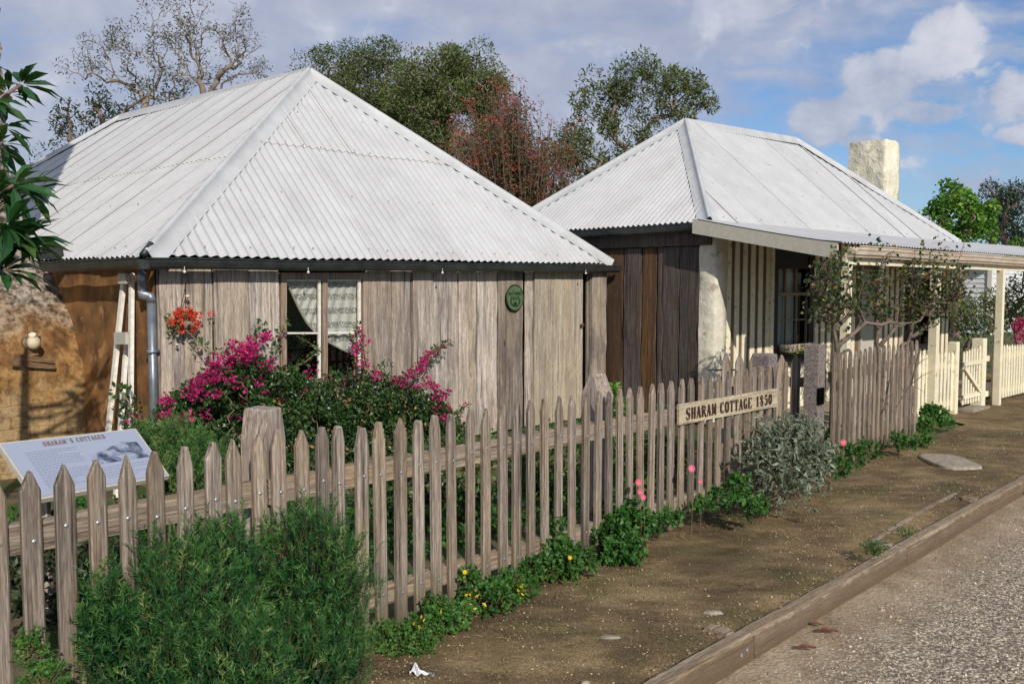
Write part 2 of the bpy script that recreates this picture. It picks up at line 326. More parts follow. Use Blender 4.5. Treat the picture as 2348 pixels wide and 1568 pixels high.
M['l_rosemary'] = leafm('needle_leaves', [(0.006, 0.034, 0.011), (0.018, 0.090, 0.022), (0.050, 0.175, 0.036), (0.22, 0.30, 0.09)], rough=0.5)
M['l_boug'] = leafm('creeper_leaves', [(0.01, 0.035, 0.012), (0.03, 0.075, 0.02), (0.07, 0.13, 0.035), (0.13, 0.18, 0.06)], rough=0.35, spec=0.5)
M['l_dry'] = leafm('dry_leaves', [(0.20, 0.09, 0.03), (0.36, 0.20, 0.07), (0.5, 0.35, 0.14)])
M['f_mag'] = leafm('magenta_bracts', [(0.24, 0.008, 0.085), (0.46, 0.015, 0.15), (0.62, 0.05, 0.24)], trans=0.35)
M['f_red'] = leafm('orange_red_flowers', [(0.45, 0.03, 0.015), (0.65, 0.06, 0.025), (0.75, 0.14, 0.06)], trans=0.2)
M['f_pink'] = leafm('pink_petals', [(0.7, 0.10, 0.22), (0.8, 0.22, 0.34)], trans=0.3)
M['f_yellow'] = leafm('yellow_petals', [(0.75, 0.45, 0.03), (0.8, 0.6, 0.06)], trans=0.3)
M['l_sage'] = leafm('silver_leaves', [(0.06, 0.085, 0.05), (0.15, 0.185, 0.13), (0.31, 0.35, 0.27)], rough=0.7, trans=0.12)
M['l_weed'] = leafm('soft_green_leaves', [(0.02, 0.075, 0.015), (0.045, 0.14, 0.025), (0.10, 0.21, 0.04)], rough=0.5)
M['l_rose'] = leafm('rose_leaves', [(0.015, 0.04, 0.015), (0.04, 0.08, 0.025), (0.09, 0.11, 0.03), (0.26, 0.16, 0.05)], rough=0.35)

# roof iron
def roofm():
    m, nt, b, oc = newmat('white_corrugated_iron')
    g = noise(nt, oc, 2.2, 8, 0.72); g2 = noise(nt, oc, 28, 4, 0.65); g3 = noise(nt, oc, 9, 3, 0.7)
    rp = ramp(nt, [(0.3, (0.415, 0.418, 0.42)), (0.7, (0.515, 0.522, 0.53))]); nt.links.new(g, rp.inputs[0])
    st = ramp(nt, [(0.64, 0.0), (0.74, 1.0)]); nt.links.new(g2, st.inputs[0])
    c = mixc(nt, mathn(nt, 'MULTIPLY', st.outputs[0], 0.35), rp.outputs[0], (0.30, 0.24, 0.16))
    at_ = attr(nt); c = mixc(nt, mathn(nt, 'MULTIPLY', mathn(nt, 'SUBTRACT', at_, 1.0, clamp=True), 1.0), c, (0.10, 0.065, 0.04)); br = mathn(nt, 'ADD', 0.95, mathn(nt, 'MULTIPLY', at_, 0.08)); cb = nt.nodes.new('ShaderNodeCombineColor')
    for i in range(3): nt.links.new(br, cb.inputs[i])
    c = mixc(nt, 1.0, c, cb.outputs[0], 'MULTIPLY')
    nt.links.new(c, b.inputs['Base Color']); b.inputs['Roughness'].default_value = 0.55
    bump(nt, b, g3, 0.08, 0.01); return m
M['roof'] = roofm()
M['flash'] = plain('white_ridge_flashing', (0.42, 0.425, 0.43), (0.50, 0.51, 0.52), 3, 0.5, 0.03)

def renderm():
    m, nt, b, oc = newmat('ochre_earth_render')
    sx = nt.nodes.new('ShaderNodeSeparateXYZ'); nt.links.new(oc, sx.inputs[0])
    g = noise(nt, oc, 2.6, 6, 0.6, dist=0.6); g2 = noise(nt, oc, 14, 6, 0.7); g3 = noise(nt, mapping(nt, oc, (7, 7, 1.5)), 1.2, 5, 0.6)
    rp = ramp(nt, [(0.36, (0.10, 0.05, 0.022)), (0.45, (0.19, 0.095, 0.035)), (0.52, (0.31, 0.175, 0.065)), (0.62, (0.40, 0.275, 0.135))])
    nt.links.new(mathn(nt, 'ADD', mathn(nt, 'MULTIPLY', g, 0.6), mathn(nt, 'MULTIPLY', g3, 0.4)), rp.inputs[0])
    gr = ramp(nt, [(0.38, (0.07, 0.055, 0.045)), (0.5, (0.20, 0.165, 0.13)), (0.62, (0.36, 0.31, 0.26))]); nt.links.new(g2, gr.inputs[0])
    h = mathn(nt, 'ADD', sx.outputs[2], mathn(nt, 'MULTIPLY', mathn(nt, 'SUBTRACT', g, 0.5), 1.6))
    hm = ramp(nt, [(0.31, 0.0), (0.41, 1.0)]); nt.links.new(mathn(nt, 'MULTIPLY', h, 0.25), hm.inputs[0])
    pale = ramp(nt, [(0.12, 1.0), (0.20, 0.0)]); nt.links.new(mathn(nt, 'MULTIPLY', h, 0.25), pale.inputs[0])
    c = mixc(nt, hm.outputs[0], rp.outputs[0], gr.outputs[0])
    c = mixc(nt, mathn(nt, 'MULTIPLY', pale.outputs[0], 0.55), c, (0.50, 0.37, 0.20))
    pass
    bk = nt.nodes.new('ShaderNodeTexBrick'); bk.inputs['Scale'].default_value = 1.0; bk.inputs['Brick Width'].default_value = .33; bk.inputs['Row Height'].default_value = .105; bk.inputs['Mortar Size'].default_value = .006; bk.inputs['Mortar Smooth'].default_value = .6
    bv = mapping(nt, mapping(nt, oc, rot=(0, 0, -.82)), (1, 1, 1), rot=(PI/2, 0, 0)); dn = nt.nodes.new('ShaderNodeVectorMath'); dn.operation = 'ADD'; nt.links.new(bv, dn.inputs[0]); nz = nt.nodes.new('ShaderNodeTexNoise'); nz.inputs['Scale'].default_value = 3; nt.links.new(oc, nz.inputs['Vector']); sc9 = nt.nodes.new('ShaderNodeVectorMath'); sc9.operation = 'SCALE'; sc9.inputs['Scale'].default_value = .05; nt.links.new(nz.outputs['Color'], sc9.inputs[0]); nt.links.new(sc9.outputs[0], dn.inputs[1]); nt.links.new(dn.outputs[0], bk.inputs['Vector'])
    c = mixc(nt, mathn(nt, 'MULTIPLY', mathn(nt, 'MULTIPLY', bk.outputs['Fac'], pale.outputs[0]), 0.6), c, (0.16, 0.08, 0.03))
    mo = ramp(nt, [(0.38, 0.45), (0.55, 1.15)]); nt.links.new(g2, mo.inputs[0]); c = mixc(nt, 0.8, c, mo.outputs[0], 'MULTIPLY')
    nt.links.new(c, b.inputs['Base Color']); b.inputs['Roughness'].default_value = 0.95
    bump(nt, b, mathn(nt, 'ADD', g2, mathn(nt, 'MULTIPLY', g3, 0.6)), 0.6, 0.03); return m
M['render'] = renderm()
M['mud'] = plain('brown_mud_render', (0.10, 0.05, 0.022), (0.29, 0.145, 0.052), 3.4, 0.95, 0.5, dist=0.03, spots=((0.36, 0.20, 0.08), 0.60, 5))

def lacem():
    m, nt, b, oc = newmat('lace_curtain')
    v = mapping(nt, oc, rot=(0, 0, -PH))
    vo = nt.nodes.new('ShaderNodeTexVoronoi'); vo.inputs['Scale'].default_value = 46; nt.links.new(v, vo.inputs['Vector'])
    wv = nt.nodes.new('ShaderNodeTexWave'); wv.bands_direction = 'Z'; wv.inputs['Scale'].default_value = 2.2; wv.inputs['Distortion'].default_value = 0.2
    nt.links.new(v, wv.inputs['Vector'])
    hole = ramp(nt, [(0.34, 1.0), (0.44, 0.0)]); nt.links.new(vo.outputs['Distance'], hole.inputs[0])
    bd = ramp(nt, [(0.45, 0.12), (0.7, 0.75)]); nt.links.new(wv.outputs['Fac'], bd.inputs[0])
    holes = mathn(nt, 'MULTIPLY', mathn(nt, 'SUBTRACT', 1.0, hole.outputs[0]), bd.outputs[0])
    b.inputs['Base Color'].default_value = (0.90, 0.84, 0.76, 1); b.inputs['Roughness'].default_value = 0.9
    al = mathn(nt, 'SUBTRACT', 0.95, mathn(nt, 'MULTIPLY', holes, 0.7)); nt.links.new(al, b.inputs['Alpha']); return m
M['lace'] = lacem()
def glassm():
    m, nt, b, oc = newmat('window_glass'); tr = nt.nodes.new('ShaderNodeBsdfTransparent'); tr.inputs[0].default_value = (0.85, 0.87, 0.87, 1)
    gl = nt.nodes.new('ShaderNodeBsdfGlossy'); gl.inputs['Roughness'].default_value = 0.03; mx = nt.nodes.new('ShaderNodeMixShader'); mx.inputs[0].default_value = 0.04
    nt.links.new(tr.outputs[0], mx.inputs[1]); nt.links.new(gl.outputs[0], mx.inputs[2]); nt.links.new(mx.outputs[0], nt.nodes['Material Output'].inputs[0]); return m
M['glass'] = glassm()

def pathm():
    m, nt, b, oc = newmat('gritty_earth_path')
    g = noise(nt, oc, 1.1, 6, 0.6, dist=0.5); g2 = noise(nt, oc, 90, 5, 0.75); g3 = noise(nt, mapping(nt, oc, rot=(0, 0, -PH), scale=(.45, 1, 1)), 6, 6, 0.68)
    rp = ramp(nt, [(0.36, (0.066, 0.044, 0.020)), (0.48, (0.145, 0.100, 0.048)), (0.62, (0.30, 0.215, 0.11))])
    nt.links.new(mathn(nt, 'ADD', mathn(nt, 'MULTIPLY', g, 0.5), mathn(nt, 'MULTIPLY', g3, 0.5)), rp.inputs[0])
    ms = ramp(nt, [(0.50, 0.0), (0.64, 0.5)]); nt.links.new(noise(nt, mapping(nt, oc, loc=(4, 2, 0)), 1.7, 6, 0.62), ms.inputs[0])
    c = mixc(nt, ms.outputs[0], rp.outputs[0], (0.075, 0.085, 0.022))
    vo = nt.nodes.new('ShaderNodeTexVoronoi'); vo.inputs['Scale'].default_value = 70; nt.links.new(oc, vo.inputs['Vector'])
    sp = ramp(nt, [(0.10, 1.0), (0.2, 0.0)]); nt.links.new(vo.outputs['Distance'], sp.inputs[0])
    sc_ = nt.nodes.new('ShaderNodeSeparateColor'); nt.links.new(vo.outputs['Color'], sc_.inputs[0])
    pick = mathn(nt, 'GREATER_THAN', sc_.outputs[0], 0.72)
    c = mixc(nt, mathn(nt, 'MULTIPLY', mathn(nt, 'MULTIPLY', sp.outputs[0], pick), 0.9), c, (0.42, 0.33, 0.19))
    fine = ramp(nt, [(0.38, 0.45), (0.62, 1.5)]); nt.links.new(g2, fine.inputs[0])
    c = mixc(nt, 1.0, c, fine.outputs[0], 'MULTIPLY')
    nt.links.new(c, b.inputs['Base Color']); b.inputs['Roughness'].default_value = 0.95
    bump(nt, b, mathn(nt, 'ADD', g2, mathn(nt, 'ADD', g3, sp.outputs[0])), 0.6, 0.012); return m
M['path'] = pathm()
def roadm(org, nrm):
    m, nt, b, oc = newmat('gravel_seal_road')
    dt = nt.nodes.new('ShaderNodeVectorMath'); dt.operation = 'DOT_PRODUCT'; nt.links.new(oc, dt.inputs[0]); dt.inputs[1].default_value = nrm
    d = mathn(nt, 'SUBTRACT', dt.outputs['Value'], org)
    d = mathn(nt, 'ADD', d, mathn(nt, 'MULTIPLY', mathn(nt, 'SUBTRACT', noise(nt, oc, 3.0, 5, 0.6), 0.5), 0.55))
    sand = ramp(nt, [(0.18, 1.0), (0.66, 0.0)]); nt.links.new(d, sand.inputs[0])
    vo = nt.nodes.new('ShaderNodeTexVoronoi'); vo.inputs['Scale'].default_value = 46; vo.inputs['Randomness'].default_value = 1; nt.links.new(oc, vo.inputs['Vector'])
    sc_ = nt.nodes.new('ShaderNodeSeparateColor'); nt.links.new(vo.outputs['Color'], sc_.inputs[0])
    ch = ramp(nt, [(0.0, (0.20, 0.16, 0.115)), (0.5, (0.44, 0.36, 0.265)), (1.0, (0.70, 0.60, 0.46))]); nt.links.new(sc_.outputs[0], ch.inputs[0])
    ed = ramp(nt, [(0.3, 1.0), (0.6, 0.5)]); nt.links.new(vo.outputs['Distance'], ed.inputs[0])  # darkens the gaps between chips: occlusion painted into the colour
    gravel = mixc(nt, 1.0, ch.outputs[0], ed.outputs[0], 'MULTIPLY')
    g2 = noise(nt, oc, 40, 6, 0.7); g1 = noise(nt, mapping(nt, oc, rot=(0, 0, -PH), scale=(1, 1, 1)), 4, 5, 0.6)
    sc2 = ramp(nt, [(0.36, (0.17, 0.118, 0.068)), (0.5, (0.29, 0.215, 0.135)), (0.64, (0.43, 0.34, 0.23))])
    nt.links.new(mathn(nt, 'ADD', mathn(nt, 'MULTIPLY', g2, 0.5), mathn(nt, 'MULTIPLY', g1, 0.5)), sc2.inputs[0])
    sf = mathn(nt, 'ADD', mathn(nt, 'MULTIPLY', sand.outputs[0], 1.2), mathn(nt, 'MULTIPLY', mathn(nt, 'SUBTRACT', g2, 0.62), 2.0), clamp=True)
    c = mixc(nt, sf, gravel, sc2.outputs[0])
    nt.links.new(c, b.inputs['Base Color']); b.inputs['Roughness'].default_value = 0.95
    bump(nt, b, mathn(nt, 'SUBTRACT', g2, mathn(nt, 'MULTIPLY', vo.outputs['Distance'], mathn(nt, 'SUBTRACT', 1.6, sand.outputs[0]))), 0.7, 0.012); return m
def panelm():
    m, nt, b, oc = newmat('printed_panel'); b.inputs['Base Color'].default_value = (0.30, 0.335, 0.43, 1); b.inputs['Roughness'].default_value = 0.5; return m
M['panel'] = panelm()
M['grass'] = plain('grass_field', (0.05, 0.08, 0.02), (0.11, 0.13, 0.045), 0.8, 0.95, 0.3)
M['soil'] = plain('garden_soil', (0.06, 0.05, 0.025), (0.16, 0.12, 0.07), 3, 0.95, 0.6, dist=0.02, spots=((0.045, 0.09, 0.02), 0.50, 2.2))
M['gravel'] = plain('stone_chips', (0.28, 0.205, 0.12), (0.46, 0.36, 0.23), 60, 0.9, 0, vary=0.9)
M['gravelg'] = plain('grey_stone_chips', (0.34, 0.28, 0.20), (0.60, 0.52, 0.40), 60, 0.9, 0, vary=1.0)

# ------------------------------------------------------------------ leaf instancing into one mesh
def leaf_t(w=0.28, fold=0.10, droop=-0.12):
    return np.array([(0, 0, 0), (.5, -w, fold), (1, 0, droop), (.5, w, fold), (.5, 0, 0)], float), np.array([(0, 4, 2, 1), (0, 3, 2, 4)])
def quad_t(w=0.12): return np.array([(0, -w*.5, 0), (0, w*.5, 0), (1, w*.25, 0), (1, -w*.25, 0)], float), np.array([(0, 1, 2, 3)])
LT = leaf_t(); LN = leaf_t(0.16, 0.04, -0.2); LR = leaf_t(0.42, 0.12, -0.1); NT = quad_t(0.14)
def rdir(n, up=0.0, flat=1.0):
    d = rng.normal(size=(n, 3)); d[:, 2] = d[:, 2]*flat+up; return d/np.linalg.norm(d, axis=1)[:, None]
def scatter(mb, T, pos, xd, scale, rnd, nd=None):
    tv, tf = T; n = len(pos)
    if n == 0: return
    if nd is None: nd = rdir(n, 0.8)
    yd = np.cross(nd, xd); yd /= np.linalg.norm(yd, axis=1)[:, None]+1e-9; zd = np.cross(xd, yd)
    s = np.asarray(scale)[:, None, None]
    P = pos[:, None, :]+s*(tv[None, :, 0, None]*xd[:, None]+tv[None, :, 1, None]*yd[:, None]+tv[None, :, 2, None]*zd[:, None])
    F = tf[None]+(np.arange(n)*len(tv))[:, None, None]
    mb.arr(P.reshape(-1, 3), F.reshape(-1, tf.shape[1]), np.repeat(np.clip(rnd, 0, 1), len(tf)))
def ball(n, c, r, shell=0.35):
    d = rdir(n); rad = np.cbrt(rng.uniform(shell, 1, n)); return np.array(c)[None]+d*rad[:, None]*np.array(r)[None], d
def foliage(mb, blobs, per, T, size, up=0.2, out=0.5, rnd0=0.5, shell=0.3, var=0.25):
    for (c, r) in blobs:
        r3 = (r, r, r) if not hasattr(r, '__len__') else r
        n = max(3, int(per*random.uniform(.7, 1.3))); p, d = ball(n, c, r3, shell)
        x = rdir(n, up)+d*out; x /= np.linalg.norm(x, axis=1)[:, None]
        base = rnd0+random.uniform(-.15, .15)
        scatter(mb, T, p, x, size*rng.uniform(.6, 1.3, n), base+rng.normal(size=n)*var)

# ------------------------------------------------------------------ trees
def tree(name, label, cat, base, fork_h, clumps, tr, leaf, bark, per=40, lsize=0.16, T=LT, group=None, twigs=0, leafp=1.0, wig=0.12, minr=0.012, rnd0=0.45, shell=0.2, parts=('crown', 'trunk'), radial=False):
    root = empty(name, base, label, cat, group)
    nodes = [base.copy()]; par = [-1]; nb = 5
    for i in range(1, nb+1):
        nodes.append(base+Z*(fork_h*i/nb)+V(random.uniform(-1, 1), random.uniform(-1, 1))*wig*fork_h*0.12); par.append(len(nodes)-2)
    ends = []; fork = nodes[-1]
    order = sorted(clumps, key=lambda c: (c[0]-fork).length)
    for (c, r) in order:
        c = Vector(c); tw = [c+Vector(rdir(1)[0])*r*random.uniform(.5, 1.0) for _ in range(twigs)]
        for k, tgt in enumerate([c]+tw):
            best = min(range(2, len(nodes)), key=lambda i: (nodes[i]-tgt).length*(1.0 if k else 1.0)+0.35*max(0, nodes[i].z-tgt.z+0.1*(nodes[i]-tgt).length)+((0.25 if not radial else 0.62)*(nodes[i]-fork).length if k == 0 else 0))
            a = nodes[best]; L = (tgt-a).length; ns = max(2, min(7, int(L/ (0.5 if k == 0 else 0.35))+1)); prev = best
            side = Vector(rdir(1)[0])*L*wig
            for j in range(1, ns+1):
                t = j/ns; p = a.lerp(tgt, t)+side*math.sin(PI*t)+Z*(L*0.10*math.sin(PI*t))+Vector(rdir(1)[0])*(L*wig*0.25 if j < ns else 0)
                nodes.append(p); par.append(prev); prev = len(nodes)-1
            if k == 0: ends.append((c, r))
    load = [0.0]*len(nodes); isleaf = [True]*len(nodes)
    for i in range(len(nodes)-1, 0, -1):
        if isleaf[i]: load[i] += 1
        load[par[i]] += load[i]; isleaf[par[i]] = False
    tot = load[0]; rad = [max(minr, tr*(l/tot)**0.62) for l in load]
    tb = MB()
    kids = {}
    for i, p in enumerate(par): kids.setdefault(p, []).append(i)
    # follow chains so that limbs are continuous tubes
    st = [(0, None)]
    while st:
        i, pr = st.pop(); path = [] if pr is None else [nodes[pr]]; rr = [] if pr is None else [min(rad[pr], rad[i]*1.25)]
        while True:
            path.append(nodes[i]); rr.append(rad[i]); ks = kids.get(i, [])
            if not ks: break
            ks = sorted(ks, key=lambda k: -load[k])
            for k in ks[1:]: st.append((k, i))
            i = ks[0]
        if len(path) > 1: tb.tube(path, rr, 7 if rr[0] > 0.08 else 4, cap=False)
    tb.build(parts[1], bark, root, smooth=True)
    lb = MB()
    sel = [e for e in ends if random.random() < leafp]
    foliage(lb, sel, per, T, lsize, rnd0=rnd0, shell=shell)
    if lb.v: lb.build(parts[0], leaf, root)
    return root
def crown(blobs, Y, dens, rc, dY=2.5, solid=0.0):
    # blobs given as photo ellipses at distance Y; returns clumps spread through their volume
    out = []
    for (px, py, rx, ry) in blobs:
        c = at(px, py, Y); sx = rx/FPX*Y; sz = ry/FPX*Y; sy = min(dY, max(sx, sz))
        n = max(1, int(dens*sx*sz*4))
        for _ in range(n):
            d = rdir(1)[0]; k = random.uniform(solid, 1)**(1/3)
            out.append((c+V(d[0]*sx*k, d[1]*sy*k, d[2]*sz*k), rc*random.uniform(.6, 1.35)))
    return out

# ================================================================== GROUND
Kd = (G(2348, 1089)-G(1478, 1568)); Kd.z = 0; Kd.normalize(); KN = V(Kd.y, -Kd.x)
K0 = G(1478, 1568)                                 # outer top edge of the kerb, garden side
KW = 0.085; KH = 0.135
F0 = G(903, 1437); F1 = G(1800, 1127); FD = (F1-F0); FD.z = 0; FD.normalize(); FN = V(FD.y, -FD.x)
from mathutils import noise as mn
def sheet(name, P0, d, n, s0, s1, ds, w0, w1, dw, z, amp, mat, fn=None):
    mb = MB(); rows = []
    S = list(np.arange(s0, s1+1e-6, ds)); W = list(np.arange(w0, w1+1e-6, dw))
    for s in S:
        row = []
        for w in W:
            p = P0+d*s+n*w; p.z = z+(mn.noise(Vector((p.x*1.3, p.y*1.3, 0)))*amp+mn.noise(Vector((p.x*7, p.y*7, 3)))*amp*.35 if amp else 0); row.append(p)
        rows.append(row)
    mb.grid(rows, .5); return mb.build(name, mat, smooth=True)
gm = MB(); gm.grid([[V(-900, -300, -.24), V(900, -300, -.24)], [V(-900, 1500, -.24), V(900, 1500, -.24)]], .5)
tag(gm.build('ground', M['grass']), kind='structure')
tag(sheet('garden_ground', F0, FD, FN, -14, 60, .25, -40.06, 0.04, .25, -0.02, 0.03, M['soil']), kind='structure')
def strip(name, za, amp, mat, s0, s1, ds):           # footpath between fence line and kerb
    mb = MB(); rows = []
    for s in np.arange(s0, s1+1e-6, ds):
        a = F0+FD*s-FN*(0.12+1.9*max(0, min(1, (s-9.3)/1.2))); k = (a-K0).dot(Kd); b_ = K0+Kd*k+KN*0.004
        row = []
        for j in range(31):
            p = a.lerp(b_, j/30); p.z = za+(mn.noise(Vector((p.x*1.6, p.y*1.6, 0)))*amp+mn.noise(Vector((p.x*8, p.y*8, 3)))*amp*.35)*(1 if 0 < j < 29 else 0.3)-(.012 if j >= 28 else 0); row.append(p)
        rows.append(row)
    mb.grid(rows, .5); return mb.build(name, mat, smooth=True)
tag(strip('footpath', 0.0, 0.016, M['path'], -8, 60, .08), kind='structure')
M['road'] = roadm((K0+KN*KW).dot(KN), tuple(KN))
def roadz(p): return -0.125+mn.noise(Vector((p.x*1.5, p.y*1.5, 0)))*0.008
mb = MB(); rows = []
for s in np.arange(-8, 60, .12):
    row = []
    for w in list(np.arange(0.0, 1.6, .08))+[1.8, 2.4, 3.5, 5, 8]:
        p = K0+Kd*s+KN*(w+0.01); p.z = roadz(p)+0.02*math.exp(-w/0.12); row.append(p)
    rows.append(row)
mb.grid(rows, .5); tag(mb.build('road', M['road'], smooth=True), kind='structure')

# kerb: two timber boards butted together with pegs
def along_kerb(px, py): return (G(px, py)-K0).dot(Kd)
cuts = [-6.0, along_kerb(1685, 1447), along_kerb(2042, 1254)+0.03, 16.0, 30.0]
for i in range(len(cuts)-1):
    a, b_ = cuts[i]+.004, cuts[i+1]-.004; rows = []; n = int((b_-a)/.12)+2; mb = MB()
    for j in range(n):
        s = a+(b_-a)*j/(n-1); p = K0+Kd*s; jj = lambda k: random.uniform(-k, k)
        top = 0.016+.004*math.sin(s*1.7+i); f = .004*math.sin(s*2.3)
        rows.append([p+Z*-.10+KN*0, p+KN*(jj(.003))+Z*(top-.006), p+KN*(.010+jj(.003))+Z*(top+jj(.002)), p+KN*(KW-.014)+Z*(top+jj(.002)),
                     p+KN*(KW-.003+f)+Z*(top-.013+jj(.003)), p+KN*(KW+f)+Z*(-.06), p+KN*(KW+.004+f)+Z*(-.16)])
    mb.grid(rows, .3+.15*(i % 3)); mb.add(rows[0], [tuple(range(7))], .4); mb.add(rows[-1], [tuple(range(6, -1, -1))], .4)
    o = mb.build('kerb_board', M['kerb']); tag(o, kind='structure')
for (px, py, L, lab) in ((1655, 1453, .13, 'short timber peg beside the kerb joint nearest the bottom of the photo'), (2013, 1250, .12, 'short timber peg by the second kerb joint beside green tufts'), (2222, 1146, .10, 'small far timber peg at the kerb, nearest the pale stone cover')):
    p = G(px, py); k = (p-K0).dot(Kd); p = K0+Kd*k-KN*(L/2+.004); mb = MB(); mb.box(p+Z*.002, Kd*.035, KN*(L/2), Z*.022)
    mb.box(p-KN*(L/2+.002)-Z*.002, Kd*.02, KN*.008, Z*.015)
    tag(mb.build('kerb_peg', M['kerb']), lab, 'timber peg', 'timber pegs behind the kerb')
for (px, py) in ((1700, 1502), (1713, 1490)):
    p = onp(px, py, K0+KN*(KW+.004), KN); mb = MB(); mb.lathe(p, [(.012, -.004), (.012, .003), (.008, .006)], KN, 10); 
    tag(mb.build('bolt_head', M['screw']), 'round bolt head in the kerb face by the near joint', 'bolt', 'bolt heads by the kerb joint')

# ================================================================== LEFT COTTAGE
ph1 = 0.82; u1 = V(math.cos(ph1), math.sin(ph1)); v1 = V(-math.sin(ph1), math.cos(ph1)); n1_ = -v1      # n1_ faces the street
S1 = 0.83
A2 = V(-3.67*S1, 9.22*S1); W1 = 7.71*S1; a1 = .72*W1/2
EA = at(335, 586, A2.y)
B2 = online(1403, A2, u1); EB = at(1403, 604, B2.y); W1 = (B2-A2).length
mid = A2+u1*W1/2; P2 = online(708, mid, v1); PA = at(708, 166, P2.y)
Q2 = online(277, mid, v1); QA = at(277, 271, Q2.y)
hipd = (P2-mid).length; RL = (Q2-P2).length
D2 = A2+v1*(RL+2*hipd); EDz = EA.z
ED = V(D2.x, D2.y, EDz); EC = V(*(D2+u1*W1).to_2d(), EDz)
print('left cottage W %.2f hip %.2f ridge %.2f eave z %.2f %.2f apex %.2f %.2f' % (W1, hipd, RL, EA.z, EB.z, PA.z, QA.z))
cot = empty('timber_cottage', A2+u1*.15+v1*.15, 'old grey slab timber cottage with white corrugated hip roof and lace curtained window', 'cottage')
def corr(mb, O, e, g, nn, L, tmax, pitch=.102, amp=.0125, flip=False, laps=(), sw=.608, tmin=0.0, over=.05, lift=.007):
    ns = int(math.ceil(L/sw)); k = 8; cuts_ = [tmin]+list(laps)+[99]
    for i in range(ns):
        for c in range(len(cuts_)-1):
            lo, hi = cuts_[c], cuts_[c+1]; s0 = max(0, i*sw); s1 = min(L, (i+1)*sw+over); cols = []
            lf = lift*random.choice((.15, .3, .5, .7, 1.0, 1.9)); r = random.random(); jlo = random.uniform(-.015, .015) if c else random.uniform(-.008, .008)
            m = int(round((s1-s0)/(pitch/k)))
            for j in range(m+1):
                s = s0+(s1-s0)*j/max(1, m); tm = min(tmax(s), hi+.04)
                if tm <= lo+.01: cols.append(None); continue
                off = amp*math.sin(2*PI*s/pitch)+.003*(c)+.004*(s-s0)/sw+(lf*max(0, .12-(s-s0)/(s1-s0))/.12 if flip else lf*max(0, (s-s0)/(s1-s0)-.85)/.15)
                nr = 4; cols.append([O+e*s+g*(lo+jlo+(tm-lo-jlo)*q/nr)+nn*(off+(.004 if (c and q == 0) else 0)) for q in range(nr+1)])
            run = []
            for cc in cols+[None]:
                if cc is None:
                    if len(run) > 1:
                        mb.grid(run, r)
                        q_ = run[0] if flip else run[-1]
                        if lf > .0065: mb.grid([q_, [q-nn*(.002+lf*.9) for q in q_]], 1.6)
                        if c: mb.grid([[q[0] for q in run], [q[0]-nn*.006 for q in run]], 1.6)
                    run = []
                else: run.append(cc)
def roofface(E0, E1, T0, T1):
    e = (E1-E0); L = e.length; e.normalize(); n = e.cross(T0-E0 if (T0-E0).length > .1 else T1-E0)
    n = e.cross(((T0+T1)/2-E0)); n.normalize(); 
    if n.z < 0: n = -n
    g = n.cross(e); g = g if g.z > 0 else -g
    def loc(p): d = p-E0; return d.dot(e), d.dot(g)
    s0, t0 = loc(T0); s1, t1 = loc(T1)
    def tmax(s):
        if s <= s0: return t0*s/max(s0, 1e-6)
        if s >= s1: return t1*(L-s)/max(L-s1, 1e-6)
        return t0+(t1-t0)*(s-s0)/max(1e-6, s1-s0)
    return e, g, n, L, tmax, max(t0, t1)
def cap(mb, P0, P1, nA, nB, w=.15, rr=.028):
    d = (P1-P0).normalized(); dA = d.cross(nA); dB = d.cross(nB)
    up = (nA+nB).normalized()
    if dA.dot(up) > 0 or abs(dA.dot(up)) < 1e-5: dA = -dA if dA.dot(up) > 0 else dA
    if dB.dot(up) > 0: dB = -dB
    rows = []; n = 26
    for i in range(n+1):
        t = i/n; p = P0.lerp(P1, t); j = random.uniform(-.003, .003); step = .004 if t > .52 else 0
        c = p+up*(.016+rr*.6+step)
        sec = [p+dA*(w+j)+nA*(.010+random.uniform(-.003, .006)), p+dA*(w*.6)+nA*(.014+step), p+dA*.045+nA*(.016+step)]
        for q in range(7):
            a = PI*q/6; side = (dA-up*dA.dot(up)).normalized(); sec.append(c+side*(rr*math.cos(a))+up*(rr*math.sin(a)))
        sec += [p+dB*.045+nB*(.016+step), p+dB*(w*.6)+nB*(.014+step), p+dB*(w+j)+nB*(.010+random.uniform(-.003, .006))]
        rows.append(sec)
    mb.grid(rows, .6)
roofs = [(EA, EB, PA, PA, (1.75,)), (ED, EA, QA, PA, (1.75,)), (EB, EC, PA, QA, (1.75,)), (EC, ED, QA, QA, ())]
rm = MB(); nrm = []
for (E0, E1, T0, T1, laps) in roofs:
    e, g, n, L, tm, mx = roofface(E0, E1, T0, T1); nrm.append(n); corr(rm, E0, e, g, n, L, tm, laps=laps, flip=E0 is EA, sw=.612)
roof = rm.build('roof', M['roof'], cot, smooth=True)
hm_ = MB()
cap(hm_, EA+Z*.0, PA, nrm[0], nrm[1]); cap(hm_, EB, PA, nrm[0], nrm[2]); cap(hm_, PA, QA, nrm[1], nrm[2], w=.13); cap(hm_, QA, ED, nrm[1], nrm[3]); cap(hm_, EC, QA, nrm[2], nrm[3])
fl = hm_.build('ridge_flashing', M['flash'], cot, smooth=True); fl.parent = roof; fl.location = (0, 0, 0)
nm = MB()
def nails(mb, rf, E0, ts, step=.23):
    e, g, n, L, tm, mx = rf
    for t in ts:
        s = .12
        while s < L-.1:
            if tm(s) > t+.1: mb.lathe(E0+e*(s+random.uniform(-.02, .02))+g*(t+random.uniform(-.02, .02))+n*.012, [(.009, 0), (.006, .005)], n, 6)
            s += step*random.choice((1, 1, 2))
for (E0, E1, T0, T1, laps) in roofs[:2]: nails(nm, roofface(E0, E1, T0, T1), E0, (.13, .95, 1.8, 2.4))
